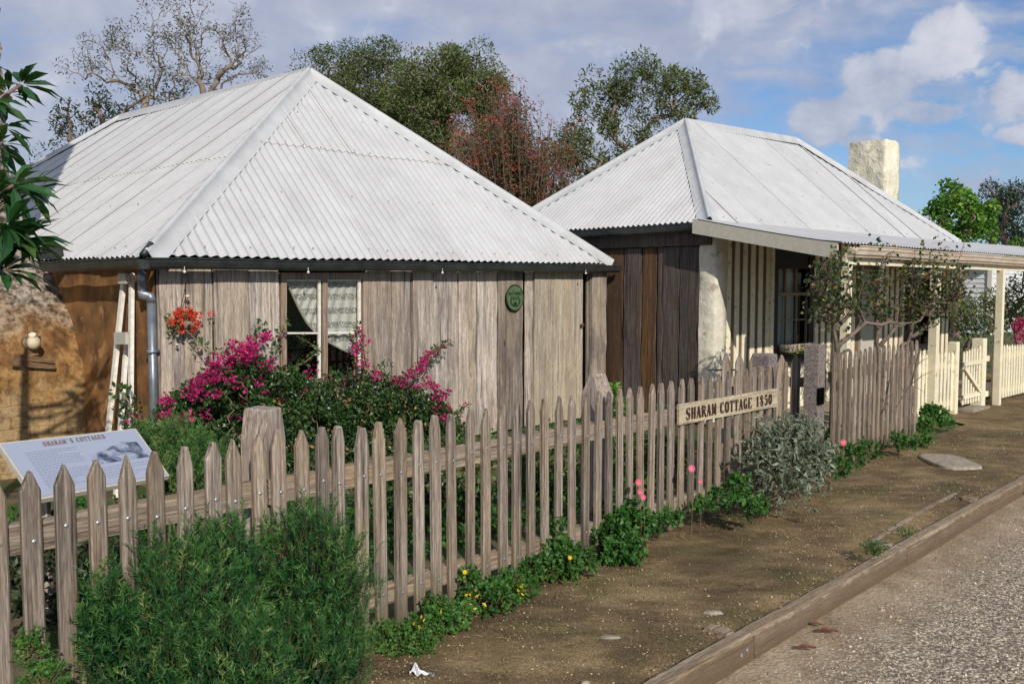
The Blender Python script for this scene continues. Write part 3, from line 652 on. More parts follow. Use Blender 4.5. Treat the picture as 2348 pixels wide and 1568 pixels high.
nl = nm.build('roof_nails', plain('rusty_nail', (.30, .24, .17), None, 9, .8, 0), cot); nl.parent = roof; nl['kind'] = 'stuff'; nl.location = (0, 0, 0)
# rolled end of the hip capping at the front corner
mb = MB(); hd = (PA-EA).normalized(); mb.tube([EA-hd*.06+Z*.03, EA+hd*.10+Z*.045], [.032, .03], 10); o = mb.build('capping_roll', M['dark_metal'], cot, smooth=True); o.parent = roof; o.location = (0, 0, 0)

def gutter(mb, P0, P1, out, w=.10, h=.084, ogee=False, z0=-.036):
    prof = [(0.0, -.01), (0.0, -h), (w*.55, -h-.004), (w*.86, -h*.78), (w*.97, -h*.35), (w, -.004), (w+.012, .0), (w+.006, .009), (w-.004, .002), (w-.01, -h*.5)]
    if ogee: prof = [(0, .0), (0, -h), (w*.55, -h), (w*.60, -h*.88), (w*.78, -h*.74), (w*.86, -h*.45), (w*.98, -h*.28), (w, -.012), (w+.014, -.004), (w+.014, .006), (w-.004, .006)]
    n = 22; rows = [[P0.lerp(P1, i/n)+out*a+Z*(b+z0+.004*math.sin(i*.9)) for (a, b) in prof] for i in range(n+1)]
    mb.grid(rows, .5)
    for pp in (P0, P1): mb.add([pp+out*a+Z*(b+z0) for a, b in prof[:6]], [tuple(range(6))], .5)
gb = MB()
o1 = n1_; oL = -u1
GA = EA+o1*-.03; GB = EB+u1*.12
gutter(gb, EA-u1*.06-v1*.02+Z*.008, GB-v1*-.02, o1)
gb.build('gutter', M['dark_metal'], cot, smooth=False)
gs = online(116, A2-u1*.06, v1); gsz = V(gs.x, gs.y, EA.z)
gb = MB(); gutter(gb, EA-u1*.03-v1*.12+Z*.008, gsz+Z*.002, oL); gb.box(gsz+Z*.06-v1*.02, u1*.09, v1*.10, Z*.06)
gb.build('gutter', M['dark_metal'], cot)
for px in (425, 708, 1015, 1343):
    p2 = online(px, A2+n1_*.13, u1); t = (p2-A2).dot(u1)/W1; mb = MB(); mb.lathe(V(p2.x, p2.y, EA.z*(1-t)+EB.z*t-.135), [(.004, -.012), (.012, -.006), (.012, .006), (.004, .012)], Z, 8)
    mb.bar(V(p2.x, p2.y, EA.z*(1-t)+EB.z*t-.125), V(p2.x, p2.y, EA.z*(1-t)+EB.z*t-.09), .004, .004, V(1, 0, 0)); mb.build('gutter_bulb', M['white_trim'], cot)

# walls
WA = A2+u1*.15+v1*.15; WBt = (B2-u1*.13+v1*.15-WA).length
wt_ = lambda t: EA.z*(1-t/W1)+EB.z*t/W1-.03      # wall top under the eave
def wpos(px, off=0.0):
    p = online(px, WA+n1_*off, u1); return p
def wt_at(px): return (wpos(px)-WA).dot(u1)
seps = [357, 363, 414, 485, 554*.3269+320, 567, 636]
fw = MB()
for a, b_, r in ((363, 414, .75), (416, 485, .62), (487, 566, .55), (567, 636, .85), (838, 893, .45), (894, 940.5, .5), (941.5, 990, .62), (991, 1047, .7), (1047.5, 1089, .8), (1091, 1138, .95), (1139, 1197, .15), (1201, 1221, .8)):
    p, q = wpos(a+random.uniform(.2, 1.3)), wpos(b_-random.uniform(.2, 1.2)); fw.plank(p, q, wt_((p-WA).dot(u1)), n1_, .03+random.uniform(-.014, .014), jit=.007, rows=9, rnd=r, htop=wt_((q-WA).dot(u1)))
p, q = wpos(357.5), wpos(363); fw.plank(p, q, wt_(0), n1_, .02, rnd=.3)
pw, qw = wpos(637), wpos(838); zs0 = at(700, 868, wpos(700).y).z
fw.plank(pw, qw, zs0-.03, n1_, .03, rows=3, rnd=.5)
# the back, side and inner surfaces of the house body (dark inside)
hb = MB(); WB = WA+u1*WBt; depth = RL+2*hipd-.3
hb.grid([[wpos(636), wpos(636)+Z*1.85]][0:1]+[[wpos(357.5)-n1_*.0, wpos(357.5)+Z*1.85]], .5) if False else None
fw.build('front_wall', M['wall_wood'], cot)
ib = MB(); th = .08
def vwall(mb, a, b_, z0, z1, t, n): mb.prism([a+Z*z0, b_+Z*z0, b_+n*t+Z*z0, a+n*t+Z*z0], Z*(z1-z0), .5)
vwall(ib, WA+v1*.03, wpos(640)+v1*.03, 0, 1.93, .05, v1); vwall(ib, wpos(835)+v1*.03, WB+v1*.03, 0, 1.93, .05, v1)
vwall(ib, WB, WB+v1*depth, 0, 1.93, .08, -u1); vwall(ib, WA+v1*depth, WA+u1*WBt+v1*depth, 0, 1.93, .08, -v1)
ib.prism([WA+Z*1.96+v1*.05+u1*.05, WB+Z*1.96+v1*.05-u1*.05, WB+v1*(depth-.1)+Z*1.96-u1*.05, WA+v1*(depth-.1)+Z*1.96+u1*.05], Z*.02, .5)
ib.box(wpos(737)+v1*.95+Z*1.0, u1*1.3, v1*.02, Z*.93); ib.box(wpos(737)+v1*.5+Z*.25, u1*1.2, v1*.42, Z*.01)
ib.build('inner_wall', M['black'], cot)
sm_ = MB(); rows = []                              # mud rendered side wall
for i in range(25):
    t = i/24*3.2; rows.append([WA+v1*t+(-u1)*(.02+.012*mn.noise(Vector((t*3, z_*3, 1))))+Z*z_ for z_ in np.linspace(-.05, 1.93, 22)])
sm_.grid(rows, .5); sm_.grid([[WA-u1*.02+Z*0, WA-u1*.02+Z*1.93], [WA+n1_*.022-u1*.02, WA+n1_*.022-u1*.02+Z*1.93]], .5)
sm_.build('side_wall', M['mud'], cot, smooth=True)
# corner post at the right end, the ajar plank door between
dm = MB()
for a, b_, r in ((1222.5, 1246, .6), (1247, 1265, .55), (1266, 1286, .65), (1286.5, 1308, .8), (1308.5, 1333, .7)):
    p, q = wpos(a, .02), wpos(b_, .02); dm.plank(p, q, wt_at(a)*0+wt_((p-WA).dot(u1))-.03, n1_, .028, jit=.003, rnd=r)
door = dm.build('plank_door', wood('pale_door_wood', (0.16, 0.13, 0.10), (0.335, 0.29, 0.23), (0.49, 0.44, 0.36), warm=(0.40, 0.31, 0.19), warmf=0.4, vary=0.5, stain=.4), cot)
mb = MB(); kp = onp(1330, 745, WA+n1_*.05, n1_); mb.lathe(kp, [(.008, 0), (.008, .025), (.022, .032), (.026, .045), (.02, .058), (.006, .062)], n1_, 12); kn = mb.build('door_knob', plain('brown_knob', (.12, .045, .025), None, 9, .3, 0), cot, smooth=True); kn.parent = door; kn.location = (0, 0, 0)
cp = MB(); p, q = wpos(1352, .03), wpos(1384, .03); cp.plank(p, q, 1.93, n1_, .05, jit=.008, rows=12, rnd=.4); cp.prism([p+v1*.01, q+v1*.01, q+v1*.14, p+v1*.14], Z*1.93, .3)
p, q = wpos(1343, -.02), wpos(1350, -.02); cp.plank(p, q, 1.9, n1_, .03, rnd=.2)
cp.build('corner_post', M['wall_wood'], cot)

# window of the left cottage
def wp(px, py, off=0.0): return onp(px, py, WA+n1_*off, n1_)
win = MB()
def wbar(mb, x0, y0, x1, y1, o0, o1_):   # rectangle in photo coordinates on the wall plane, with depth
    poly = [wp(x0, y1, o0), wp(x1, y1, o0), wp(x1, y0, o0), wp(x0, y0, o0)]
    mb.prism(poly, n1_*(o1_-o0))
wbar(win, 636, 625, 649, 872, -.03, .035); wbar(win, 824, 625, 838, 872, -.03, .035); wbar(win, 649, 625, 824, 641.5, -.03, .033); wbar(win, 649, 866, 824, 878, -.03, .06)
wbar(win, 733.5, 641.5, 739, 866, -.03, .028); wbar(win, 739.6, 641.5, 744, 866, -.03, .026)
frame = win.build('window', M['frame_wood'], cot)
sa = MB()
wbar(sa, 649, 641.5, 650.5, 866, .0, .02); wbar(sa, 727, 641.5, 732.5, 866, .0, .025); wbar(sa, 650.5, 641.5, 727, 644.5, .0, .018); wbar(sa, 650.5, 761.5, 727, 765.5, .0, .022)
wbar(sa, 744.5, 641.5, 748.5, 866, .0, .022); wbar(sa, 818.5, 641.5, 824, 866, .0, .025); wbar(sa, 748.5, 641.5, 818.5, 644.5, .0, .018); wbar(sa, 748.5, 760.5, 818.5, 764.5, .0, .022)
s_ = sa.build('sash', M['white_trim'], cot); s_.parent = frame; s_.location = (0, 0, 0)
gl = MB(); gl.prism([wp(650, 864, .008), wp(820, 864, .008), wp(820, 642, .008), wp(650, 642, .008)], n1_*.003); g_ = gl.build('pane', M['glass'], cot); g_.parent = frame; g_.location = (0, 0, 0)
# curtain drawn to the right, its hem sweeping down across both sashes
def hem(t):   # t 0..1 down the curved edge, photo coordinates
    pts = [(655, 641), (668, 670), (684, 705), (702, 738), (722, 762), (748, 782), (785, 802), (828, 818)]
    k = t*(len(pts)-1); i = min(int(k), len(pts)-2); f = k-i; return (pts[i][0]*(1-f)+pts[i+1][0]*f, pts[i][1]*(1-f)+pts[i+1][1]*f)
cu = MB(); rows = []
for i in range(41):
    hx, hy = hem(i/40); row = []
    for j in range(61):
        s = j/60; x = hx+(829-hx)*s; y = hy+((641 if True else 0)-hy)*s*0; 
        # fan from the top rail to the hem
        tx = 655+(829-655)*(j/60); bx, by = hem(min(1, max(0, j/60)))
        yy_ = 641+(by-641)*(i/40); xx_ = tx+(bx-tx)*(i/40)
        fold = .016*math.sin(j*1.1+2.2*i/40)*(.4+.6*i/40)
        row.append(wp(xx_, yy_, -.055+fold))
    rows.append(row)
cu.grid(rows, .5); c_ = cu.build('curtain', M['lace'], cot, smooth=True)
hem_t = MB(); hem_t.tube([wp(*hem(i/30), -.05) for i in range(31)], .012, 5, cap=False); h_ = hem_t.build('curtain_hem', plain('curtain_hem_cloth', (.52, .47, .38), None, 30, .9, .2), cot, smooth=True); h_.parent = c_; h_.location = (0, 0, 0)

# downpipe
dp = MB(); q0 = WA-u1*.05
def dpp(px, py, k=-.09): 
    return onp(px, py, WA+(-u1)*.09, u1)
a_ = V(*(WA-u1*.16+v1*.10).to_2d(), EA.z-.14)
cx_ = online(327, WA+n1_*.02, V(1, .25)); p1_ = V(cx_.x, cx_.y, 1.86); cx2 = online(347, WA+n1_*.06, V(1, .25))
zt = at(327, 613, cx_.y).z; zk = at(327, 670, cx_.y).z; zk2 = at(347, 680, cx2.y).z
r_ = .036
dp.tube([V(cx_.x, cx_.y, zt+.02), V(cx_.x, cx_.y, zk)], r_, 12); dp.tube([V(cx_.x, cx_.y, zk+.015), V(cx_.x, cx_.y, zk-.025), V(cx2.x, cx2.y, zk2), V(cx2.x, cx2.y, zk2-.05)], r_*1.1, 12)
dp.tube([V(cx2.x, cx2.y, zk2-.02), V(cx2.x-.002, cx2.y, 0.02)], r_, 12); dp.bar(V(cx2.x, cx2.y, 1.2)-u1*.045, V(cx2.x, cx2.y, 1.2)+u1*.045, .085, .03)
dp.build('downpipe', M['grey_metal'], cot, smooth=True)

# chimney: battered earth-rendered base, sloping shoulder, stack above
J0 = WA+v1*0
def cht(z):      # where the chimney face meets the side wall, from the photo (px per height)
    pts = [(0.0, 192), (at(192, 830, 9).z*0+.98, 192), (1.35, 172), (1.66, 145), (1.95, 117)]
    for i in range(len(pts)-1):
        if z <= pts[i+1][0]: f = (z-pts[i][0])/(pts[i+1][0]-pts[i][0]); px = pts[i][1]*(1-f)+pts[i+1][1]*f; break
    else: px = 117
    p = online(px, WA-u1*.0, v1); return (p-WA).dot(v1)
cm = MB(); rows = []
ztop = 7.5
edge = [(1.95, 117), (2.05, 100), (2.12, 88), (2.24, 77), (2.40, 61), (2.62, 46), (2.85, 33), (3.05, 22), (3.2, 19), (7.5, 17)]
def redge(z):
    t = cht(z); p = WA+v1*t
    if z <= 1.95: return V(p.x, p.y, z)
    base = WA+v1*cht(1.95); 
    for i in range(len(edge)-1):
        if z <= edge[i+1][0]: f = (z-edge[i][0])/(edge[i+1][0]-edge[i][0]); px = edge[i][1]*(1-f)+edge[i+1][1]*f; break
    else: px = 12
    q = online(px, base, -u1); return V(q.x, q.y, z)
zsC = list(np.linspace(-.05, 3.2, 50))+list(np.linspace(3.3, ztop, 34))
for z in zsC:
    e_ = redge(z); lw = WA+v1*cht(min(z, 1.95))-u1*(2.1 if z < 2.0 else max(1.75, 2.1-(z-2)*.35)); row = []
    nn_ = 22
    for j in range(nn_+1):
        p = e_.lerp(V(lw.x, lw.y, z), j/nn_); b = mn.noise(Vector((p.x*2.2, p.y*2.2, z*2.2)))*.012+mn.noise(Vector((p.x*9, p.y*9, z*9)))*.012
        if z > 3.1: b += (.03 if int(z/.16) % 2 else 0.0)
        row.append(p+n1_*b+u1*(b*.8 if j == 0 else 0))
    rr = e_+v1*1.0; row = [rr]+row+[V(lw.x, lw.y, z)+v1*1.0]
    rows.append(row)
cm.grid([r[1:-1] for r in rows], .5); cm.grid([r[:2] for r in rows], .5); cm.grid([r[-2:] for r in rows], .5); cm.build('chimney', M['render'], cot, smooth=True)
CF = WA+v1*cht(1.0)                                  # reference point on the chimney face
def cf(px, py, off=0.0): return onp(px, py, CF+n1_*(off), n1_)

# jug on its hook board, the two rustic plaque boards
jp = cf(76, 782, .10)
mb = MB(); 
for sx_ in (-1, 1): mb.box(cf(74, 768, .03)+u1*(.028*sx_)+Z*.02, u1*.012, n1_*.012, Z*.07)
mb.box(cf(74, 785, .03)-Z*.03, u1*.045, n1_*.012, Z*.09); tag(mb.build('hook_board', M['plaque_wood'], base=cf(74, 775)), 'small dark forked board on the ochre chimney behind the jug', 'hook board')
jug = empty('jug', jp, 'cream stoneware jug hanging tilted on the ochre chimney wall', 'jug')
axj = (Z*.85-u1*.25+n1_*.45).normalized()
mb = MB(); mb.lathe(jp-axj*.07, [(.038, 0), (.05, .012), (.062, .05), (.058, .085), (.036, .115), (.028, .13), (.036, .145), (.030, .146), (.022, .128)], axj, 16); mb.build('jug_body', M['clay'], jug, smooth=True)
sj = (-u1).cross(axj).cross(axj)*-1; sj = (-u1-axj*(-u1).dot(axj)).normalized()
mb = MB(); mb.tube([jp+axj*(.04-.07+.06*math.sin(a))*1.0+axj*.045+sj*(.038+.062*math.cos(a)) for a in np.linspace(-1.3, 1.45, 10)], .010, 6); mb.build('handle', M['clay'], jug, smooth=True)
mbp = empty('wall_plaque', cf(74, 822), 'two dark rustic boards fixed one above the other under the jug', 'wall plaque')
for (pts) in (((35, 818), (120, 830), (123, 849-8), (31, 832)), ((30, 832), (125, 845), (124, 860-6), (25, 847))):
    mb = MB(); ps = [cf(x, y-8, .035) for x, y in pts]; mb.prism([ps[3], ps[2], ps[1], ps[0]], n1_*.03); mb.build('board', M['plaque_wood'], mbp)

# leaning white timber frame (three poles, two cleats) against the side wall
ea = empty('leaning_frame', G(300, 990, 0.0) if False else V(*(WA-u1*.35+v1*.4).to_2d(), 0), 'narrow frame of three worn white poles leaning on the brown side wall', 'timber frame')
def sp(px, py, off): return onp(px, py, WA-u1*off, u1)
for (a, b_, w) in (((247, 1002), (284, 640), .055), ((275, 1002), (291, 770), .05), ((299, 1002), (302, 628), .05)):
    p, q = sp(*a, .30), sp(*b_, .09); d = (q-p).normalized(); p = p-d*((p.z-.0)/d.z); mb = MB(); mb.bar(p, q, w, .03, -u1); mb.build('pole', M['white_trim'], ea)
for (x0, x1, y0, y1, o) in ((273, 290.5, 627, 650, .13), (264, 290, 762, 789, .19)):
    mb = MB(); c = sp((x0+x1)/2, (y0+y1)/2, o+.03); p = sp(x0, (y0+y1)/2, o+.03); q = sp(x1, (y0+y1)/2, o+.03); h = (sp(x0, y0, o)-sp(x0, y1, o)).length
    mb.box(c, (q-p)/2, -u1*.012, Z*(h/2)); mb.build('cleat', M['putty'], ea)

# ------------------------------------------------------------------ lettering (hand-built stencil capitals)
GL = {  # strokes: (points, weight)  cell width 0.62, height 1
 'S': [([(.50, .80), (.47, .96), (.27, 1.0), (.11, .86), (.13, .70)], .07), ([(.13, .74), (.22, .58), (.40, .44), (.49, .30)], .17), ([(.49, .28), (.44, .08), (.27, .0), (.12, .08), (.08, .24)], .07)],
 'H': [([(.15, .0), (.15, 1.0)], .14), ([(.47, .0), (.47, 1.0)], .14), ([(.24, .5), (.38, .5)], .07), ([(.05, .02), (.25, .02)], .05), ([(.37, .02), (.57, .02)], .05), ([(.05, .98), (.25, .98)], .05), ([(.37, .98), (.57, .98)], .05)],
 'A': [([(.28, 1.0), (.48, .0)], .15), ([(.27, .95), (.10, .0)], .06), ([(.17, .32), (.36, .32)], .06), ([(.02, .02), (.18, .02)], .05), ([(.38, .02), (.60, .02)], .05)],
 'R': [([(.15, .0), (.15, 1.0)], .14), ([(.24, .97), (.42, .93), (.48, .76), (.42, .58), (.25, .53)], .08), ([(.33, .50), (.44, .25), (.52, .02), (.60, .03)], .11), ([(.05, .02), (.25, .02)], .05), ([(.05, .98), (.22, .98)], .05)],
 'M': [([(.10, .0), (.10, 1.0)], .05), ([(.13, 1.0), (.30, .12)], .13), ([(.31, .12), (.46, .95)], .05), ([(.51, .0), (.51, 1.0)], .13), ([(.02, .02), (.18, .02)], .05), ([(.42, .02), (.60, .02)], .05)],
 'C': [([(.20, .90), (.12, .66), (.12, .34), (.20, .10)], .15), ([(.25, .97), (.40, .98), (.50, .80)], .06), ([(.25, .03), (.40, .02), (.50, .20)], .06)],
 'O': [([(.18, .92), (.11, .66), (.11, .34), (.18, .08)], .14), ([(.42, .92), (.49, .66), (.49, .34), (.42, .08)], .14), ([(.20, .96), (.30, 1.0), (.40, .96)], .05), ([(.20, .04), (.30, .0), (.40, .04)], .05)],
 'T': [([(.30, .0), (.30, .93)], .14), ([(.06, .97), (.54, .97)], .06), ([(.07, .98), (.05, .78)], .05), ([(.53, .98), (.55, .78)], .05), ([(.18, .02), (.42, .02)], .05)],
 'G': [([(.20, .90), (.12, .66), (.12, .34), (.20, .10)], .15), ([(.25, .97), (.40, .98), (.48, .80)], .06), ([(.25, .03), (.38, .03)], .06), ([(.46, .02), (.46, .42)], .13), ([(.34, .43), (.55, .43)], .05)],
 'E': [([(.16, .0), (.16, 1.0)], .14), ([(.24, .97), (.50, .97), (.52, .80)], .06), ([(.24, .5), (.40, .5)], .06), ([(.24, .03), (.50, .03), (.54, .22)], .06), ([(.06, .02), (.22, .02)], .05), ([(.06, .98), (.22, .98)], .05)],
 '1': [([(.32, .0), (.32, 1.0)], .14), ([(.32, .98), (.17, .82)], .06), ([(.18, .02), (.46, .02)], .05)],
 '8': [([(.20, .93), (.14, .76), (.30, .55), (.46, .30), (.42, .08)], .13), ([(.38, .95), (.45, .78), (.35, .58)], .06), ([(.25, .50), (.14, .26), (.22, .05)], .06), ([(.22, 1.0), (.38, 1.0)], .05), ([(.24, .0), (.38, .0)], .05)],
 '5': [([(.18, .93), (.48, .93)], .15), ([(.17, .88), (.16, .58)], .05), ([(.20, .60), (.36, .62)], .06), ([(.42, .58), (.48, .34), (.42, .08)], .14), ([(.12, .18), (.20, .02), (.36, .01)], .07)],
 '0': [([(.20, .92), (.13, .66), (.13, .34), (.20, .08)], .14), ([(.40, .92), (.47, .66), (.47, .34), (.40, .08)], .14), ([(.22, .98), (.38, .98)], .05), ([(.22, .02), (.38, .02)], .05)],
 'N': [([(.12, .0), (.12, 1.0)], .06), ([(.14, .98), (.46, .04)], .13), ([(.49, .0), (.49, 1.0)], .06), ([(.03, .98), (.16, .98)], .05), ([(.40, .98), (.58, .98)], .05), ([(.03, .02), (.22, .02)], .05)],
 'I': [([(.30, .0), (.30, 1.0)], .14), ([(.18, .02), (.42, .02)], .05), ([(.18, .98), (.42, .98)], .05)],
 'L': [([(.16, .0), (.16, 1.0)], .14), ([(.22, .03), (.50, .03), (.53, .25)], .06), ([(.06, .98), (.28, .98)], .05)],
 'U': [([(.14, 1.0), (.14, .25), (.22, .05)], .13), ([(.26, .0), (.38, .01), (.47, .2), (.47, 1.0)], .06), ([(.04, .98), (.24, .98)], .05), ([(.38, .98), (.57, .98)], .05)],
 "'": [([(.30, 1.0), (.27, .78)], .10)]}
def text(mb, s, O, rt, up, h, adv=.66, wsc=1.0, depth=None, bold=1.0):
    x = 0; nz = rt.cross(up).normalized(); depth = depth or h*.03
    for ch in s:
        if ch != ' ':
            for si, (pts, w) in enumerate(GL[ch]):
                P = [O+rt*(h*wsc*(x+a))+up*(h*b) for a, b in pts]
                for i in range(len(P)-1):
                    d = (P[i+1]-P[i]); L = d.length; d.normalize(); sd_ = nz.cross(d); k = depth*(1+.07*si+.02*i)
                    mb.box((P[i]+P[i+1])/2+nz*k/2, d*(L/2+h*w*.18*(len(P) > 2)), sd_*(h*w*bold/2*(wsc if abs(d.dot(up)) > .7 else 1)), nz*(k/2), .5)
        x += adv if ch != ' ' else adv*.7
    return x*h*wsc

# oval plaque on the wall
pc = wp(1178, 683, .045); plq = empty('oval_plaque', pc, 'round green enamel plaque with dark lettering and wreath on the slab wall', 'plaque')
prx = (wp(1197, 683, .045)-wp(1159, 683, .045)).length/2; prz = (wp(1178, 654, .045)-wp(1178, 712, .045)).length/2
def ell(k, n=40): return [pc+u1*(prx*k*math.cos(2*PI*i/n))+Z*(prz*k*math.sin(2*PI*i/n)) for i in range(n)]
mb = MB(); mb.prism(ell(.97), n1_*.022); mb.build('disc', M['green_enamel'], plq)
mb = MB(); e0 = ell(1.0); mb.tube([p+n1_*.018 for p in e0]+[e0[0]+n1_*.018], .010, 6, cap=False); mb.build('rim', M['dark_green'], plq, smooth=True)
mb = MB()
for s, zz, hh in (('NATIONAL', .22, .30), ('TRUST', -.16, .30)):
    h = prz*hh*.85; wsc = prx*2*.80/(len(s)*.66*h) if s == 'NATIONAL' else prx*2*.52/(len(s)*.66*h); text(mb, s, pc+n1_*.023-u1*(len(s)*.66*h*wsc/2)+Z*(prz*zz), u1, Z, h, wsc=wsc, depth=.004)
mb.build('lettering', M['dark_green'], plq)
mb = MB()
for sg in (-1, 1):
    arc = [pc+n1_*.025+u1*(sg*prx*.52*math.sin(a))+Z*(-prz*.22-prz*.44*math.cos(a)) for a in np.linspace(-.15, 1.75, 12)]
    mb.tube(arc, .0035, 5)
    for i in range(1, 12):
        for q in (-1, 1):
            d = (arc[i]-arc[i-1]).normalized(); o_ = d.cross(n1_)*q; mb.add([arc[i], arc[i]+d*.012+o_*.008, arc[i]+d*.026+o_*.020, arc[i]+d*.016+o_*.004], [(0, 1, 2, 3)])
mb.add([pc+n1_*.026+u1*a+Z*b for a, b in ((-.03, -.05), (.03, -.05), (.028, -.08), (0, -.105), (-.028, -.08))], [(0, 1, 2, 3, 4)])
mb.build('wreath', M['dark_green'], plq)

# ================================================================== RIGHT COTTAGE
ph2 = 0.75; u2 = V(math.cos(ph2), math.sin(ph2)); v2 = V(-math.sin(ph2), math.cos(ph2)); n2 = -v2
S2 = 1.17
C2 = V(2.08*S2, 9.72*S2); RW = 3.45*S2
KC = at(1626, 507, C2.y)
B3 = online(2200, C2, u2); KB = at(2200, 557, B3.y); RL2 = (B3-C2).length
m2 = C2+v2*RW/2; P3 = online(1572, m2, u2); PP = at(1572, 280, P3.y); Q3 = online(1824, m2, u2); PQ = at(1824, 323, Q3.y)
KD = C2+v2*RW; KD = V(KD.x, KD.y, KC.z-.02); KE = V(*(C2+u2*RL2+v2*RW).to_2d(), KB.z)
print('right cottage L %.2f zs %.2f %.2f apex %.2f %.2f hips %.2f %.2f' % (RL2, KC.z, KB.z, PP.z, PQ.z, (P3-m2).length, RL2-(Q3-m2).length))
ct2 = empty('verandah_cottage', C2, 'cream and brown striped cottage with white corrugated roof and front verandah', 'cottage')
rm = MB(); nr2 = []
for (E0, E1, T0, T1, laps) in ((KC, KB, PP, PQ, ()), (KD, KC, PP, PP, ()), (KB, KE, PQ, PQ, ()), (KE, KD, PQ, PP, ())):
    e, g, n, L, tm, mx = roofface(E0, E1, T0, T1); nr2.append(n); corr(rm, E0, e, g, n, L, tm, laps=laps, lift=.009 if E0 is KC else .002, amp=.011 if E0 is KC else .014, pitch=.088, sw=.616, flip=E0 is KC)
roof2 = rm.build('roof', M['roof'], ct2, smooth=True)
hm_ = MB(); cap(hm_, KC, PP, nr2[0], nr2[1], w=.14); cap(hm_, KD, PP, nr2[3], nr2[1]); cap(hm_, PP, PQ, nr2[0], nr2[3], w=.13); cap(hm_, KB, PQ, nr2[0], nr2[2], w=.13); cap(hm_, KE, PQ, nr2[2], nr2[3])
o = hm_.build('ridge_flashing', M['flash'], ct2, smooth=True); o.parent = roof2; o.location = (0, 0, 0)
nm = MB(); nails(nm, roofface(KC, KB, PP, PQ), KC, (.12, .9, 1.7), .3)
o = nm.build('roof_nails', bpy.data.materials['rusty_nail'], ct2); o.parent = roof2; o.location = (0, 0, 0); o['kind'] = 'stuff'
# verandah line through the far post
VP3 = G(2298, 927); VL = lambda px: online(px, VP3, u2)
G1p = VL(1943); G1 = at(1943, 565, G1p.y); Gr = VP3+u2*9; slope = (at(2348, 592.7, VL(2348).y).z-G1.z)/((VL(2348)-G1p).length)
VZ = lambda p: G1.z+slope*(p-V(G1.x, G1.y)).dot(u2)
vd = (VP3-C2).dot(n2); print('verandah depth', vd, 'gutter z', G1.z, 'slope', slope)
vm = MB(); s_a = -0.17; s_b = RL2+3.0; npt = int((s_b-s_a+.038)/.0095)
def vroof(s, t):     # t 0 at the break line, 1 at the gutter; slightly dished
    top = C2+u2*s; zt_ = KC.z+(KB.z-KC.z)*max(0, min(s, RL2))/RL2; pz = V(top.x, top.y)
    fz = G1.z+slope*(s-(V(G1.x, G1.y)-C2).dot(u2))+.03
    return top+n2*(vd*t)+Z*(fz+(zt_-fz)*(max(0.0, 1-float(t))**1.12)+.004)
sheetw = .608; rows = []; run = []; r_s = .5; last = None
for j in range(npt):
    s = s_a-.038+j*.0095; k = int(s/sheetw)
    if k != last:
        if run: run.append([vroof(s+.02, t)+Z*.006 for t in np.linspace(-.02, 1.03, 9)]); vm.grid(run, r_s)
        run = []; r_s = random.random(); last = k; lf = random.uniform(.002, .007)
        if j: # overlap strip
            pass
    off = .0095*math.sin(2*PI*s/.076)+lf*max(0, ((s/sheetw)-k)-.9)/.1
    run.append([vroof(s, t)+Z*off for t in np.linspace(-.02, 1.03, 9)])
vm.grid(run, r_s); vr = vm.build('verandah_roof', M['roof'], ct2, smooth=True)
# barge board on the near end
bm_ = MB(); top = [vroof(s_a, t)-Z*.016 for t in np.linspace(-.06, 1.0, 14)]; top = [p+Z*.012 for p in top]; bb = []
for i, p in enumerate(top): bb.append(p-Z*(.175+.0*i))
q0, q1 = bb[0], bb[-1]; bb = [q0.lerp(q1, i/13)-Z*.0 for i in range(14)]
for i in range(14): bb[i].z = min(bb[i].z, top[i].z-.15)
bm_.prism([*(p for p in bb), *(p for p in reversed(top))], -u2*.03); bm_.build('barge_board', M['putty'], ct2)
gb = MB(); ga = V(G1.x, G1.y, VZ(G1p)); gz_ = VP3+u2*4; gutter(gb, ga, V(gz_.x, gz_.y, VZ(gz_)), n2, w=.13, h=.12, ogee=True, z0=0.0); gb.build('verandah_gutter', M['pink_gutter'], ct2)
gb = MB(); a_ = V(G1.x, G1.y, VZ(G1p)-.13); b_ = V(gz_.x, gz_.y, VZ(gz_)-.13); gb.bar(a_-n2*.03, b_-n2*.03, .05, .13); gb.build('verandah_beam', M['cream'], ct2)
posts = []
for (px, w) in ((1946, .085), (2149, .10), (2298, .09)):
    p = VL(px); h = VZ(p)-.17; mb = MB(); hw = w/2
    for k in (0,): mb.box(V(p.x, p.y, h/2-.02)-n2*.03, u2*hw, n2*hw, Z*(h/2+.02))
    mb.build('verandah_post', M['cream'], ct2)
# side gutter (dark) and beam over the dark slab wall
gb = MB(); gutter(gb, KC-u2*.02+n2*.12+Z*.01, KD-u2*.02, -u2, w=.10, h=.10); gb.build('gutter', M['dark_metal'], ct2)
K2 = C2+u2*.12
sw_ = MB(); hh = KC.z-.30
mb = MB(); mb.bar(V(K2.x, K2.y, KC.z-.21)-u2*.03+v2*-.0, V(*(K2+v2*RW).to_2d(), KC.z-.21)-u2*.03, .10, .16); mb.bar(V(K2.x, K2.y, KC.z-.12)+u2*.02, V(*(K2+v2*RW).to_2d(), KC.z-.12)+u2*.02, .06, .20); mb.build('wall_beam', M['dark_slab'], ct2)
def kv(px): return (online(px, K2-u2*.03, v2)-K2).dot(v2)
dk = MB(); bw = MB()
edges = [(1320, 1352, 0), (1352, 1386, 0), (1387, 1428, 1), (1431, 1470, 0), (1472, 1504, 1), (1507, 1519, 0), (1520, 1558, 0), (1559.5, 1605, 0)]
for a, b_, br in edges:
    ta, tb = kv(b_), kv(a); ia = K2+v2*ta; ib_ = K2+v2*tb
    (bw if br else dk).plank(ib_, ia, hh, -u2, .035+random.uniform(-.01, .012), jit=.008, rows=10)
dk.prism([K2+v2*.02, K2+v2*RW, K2+v2*RW+u2*.05, K2+v2*.02+u2*.05], Z*(KC.z-.05), .3)
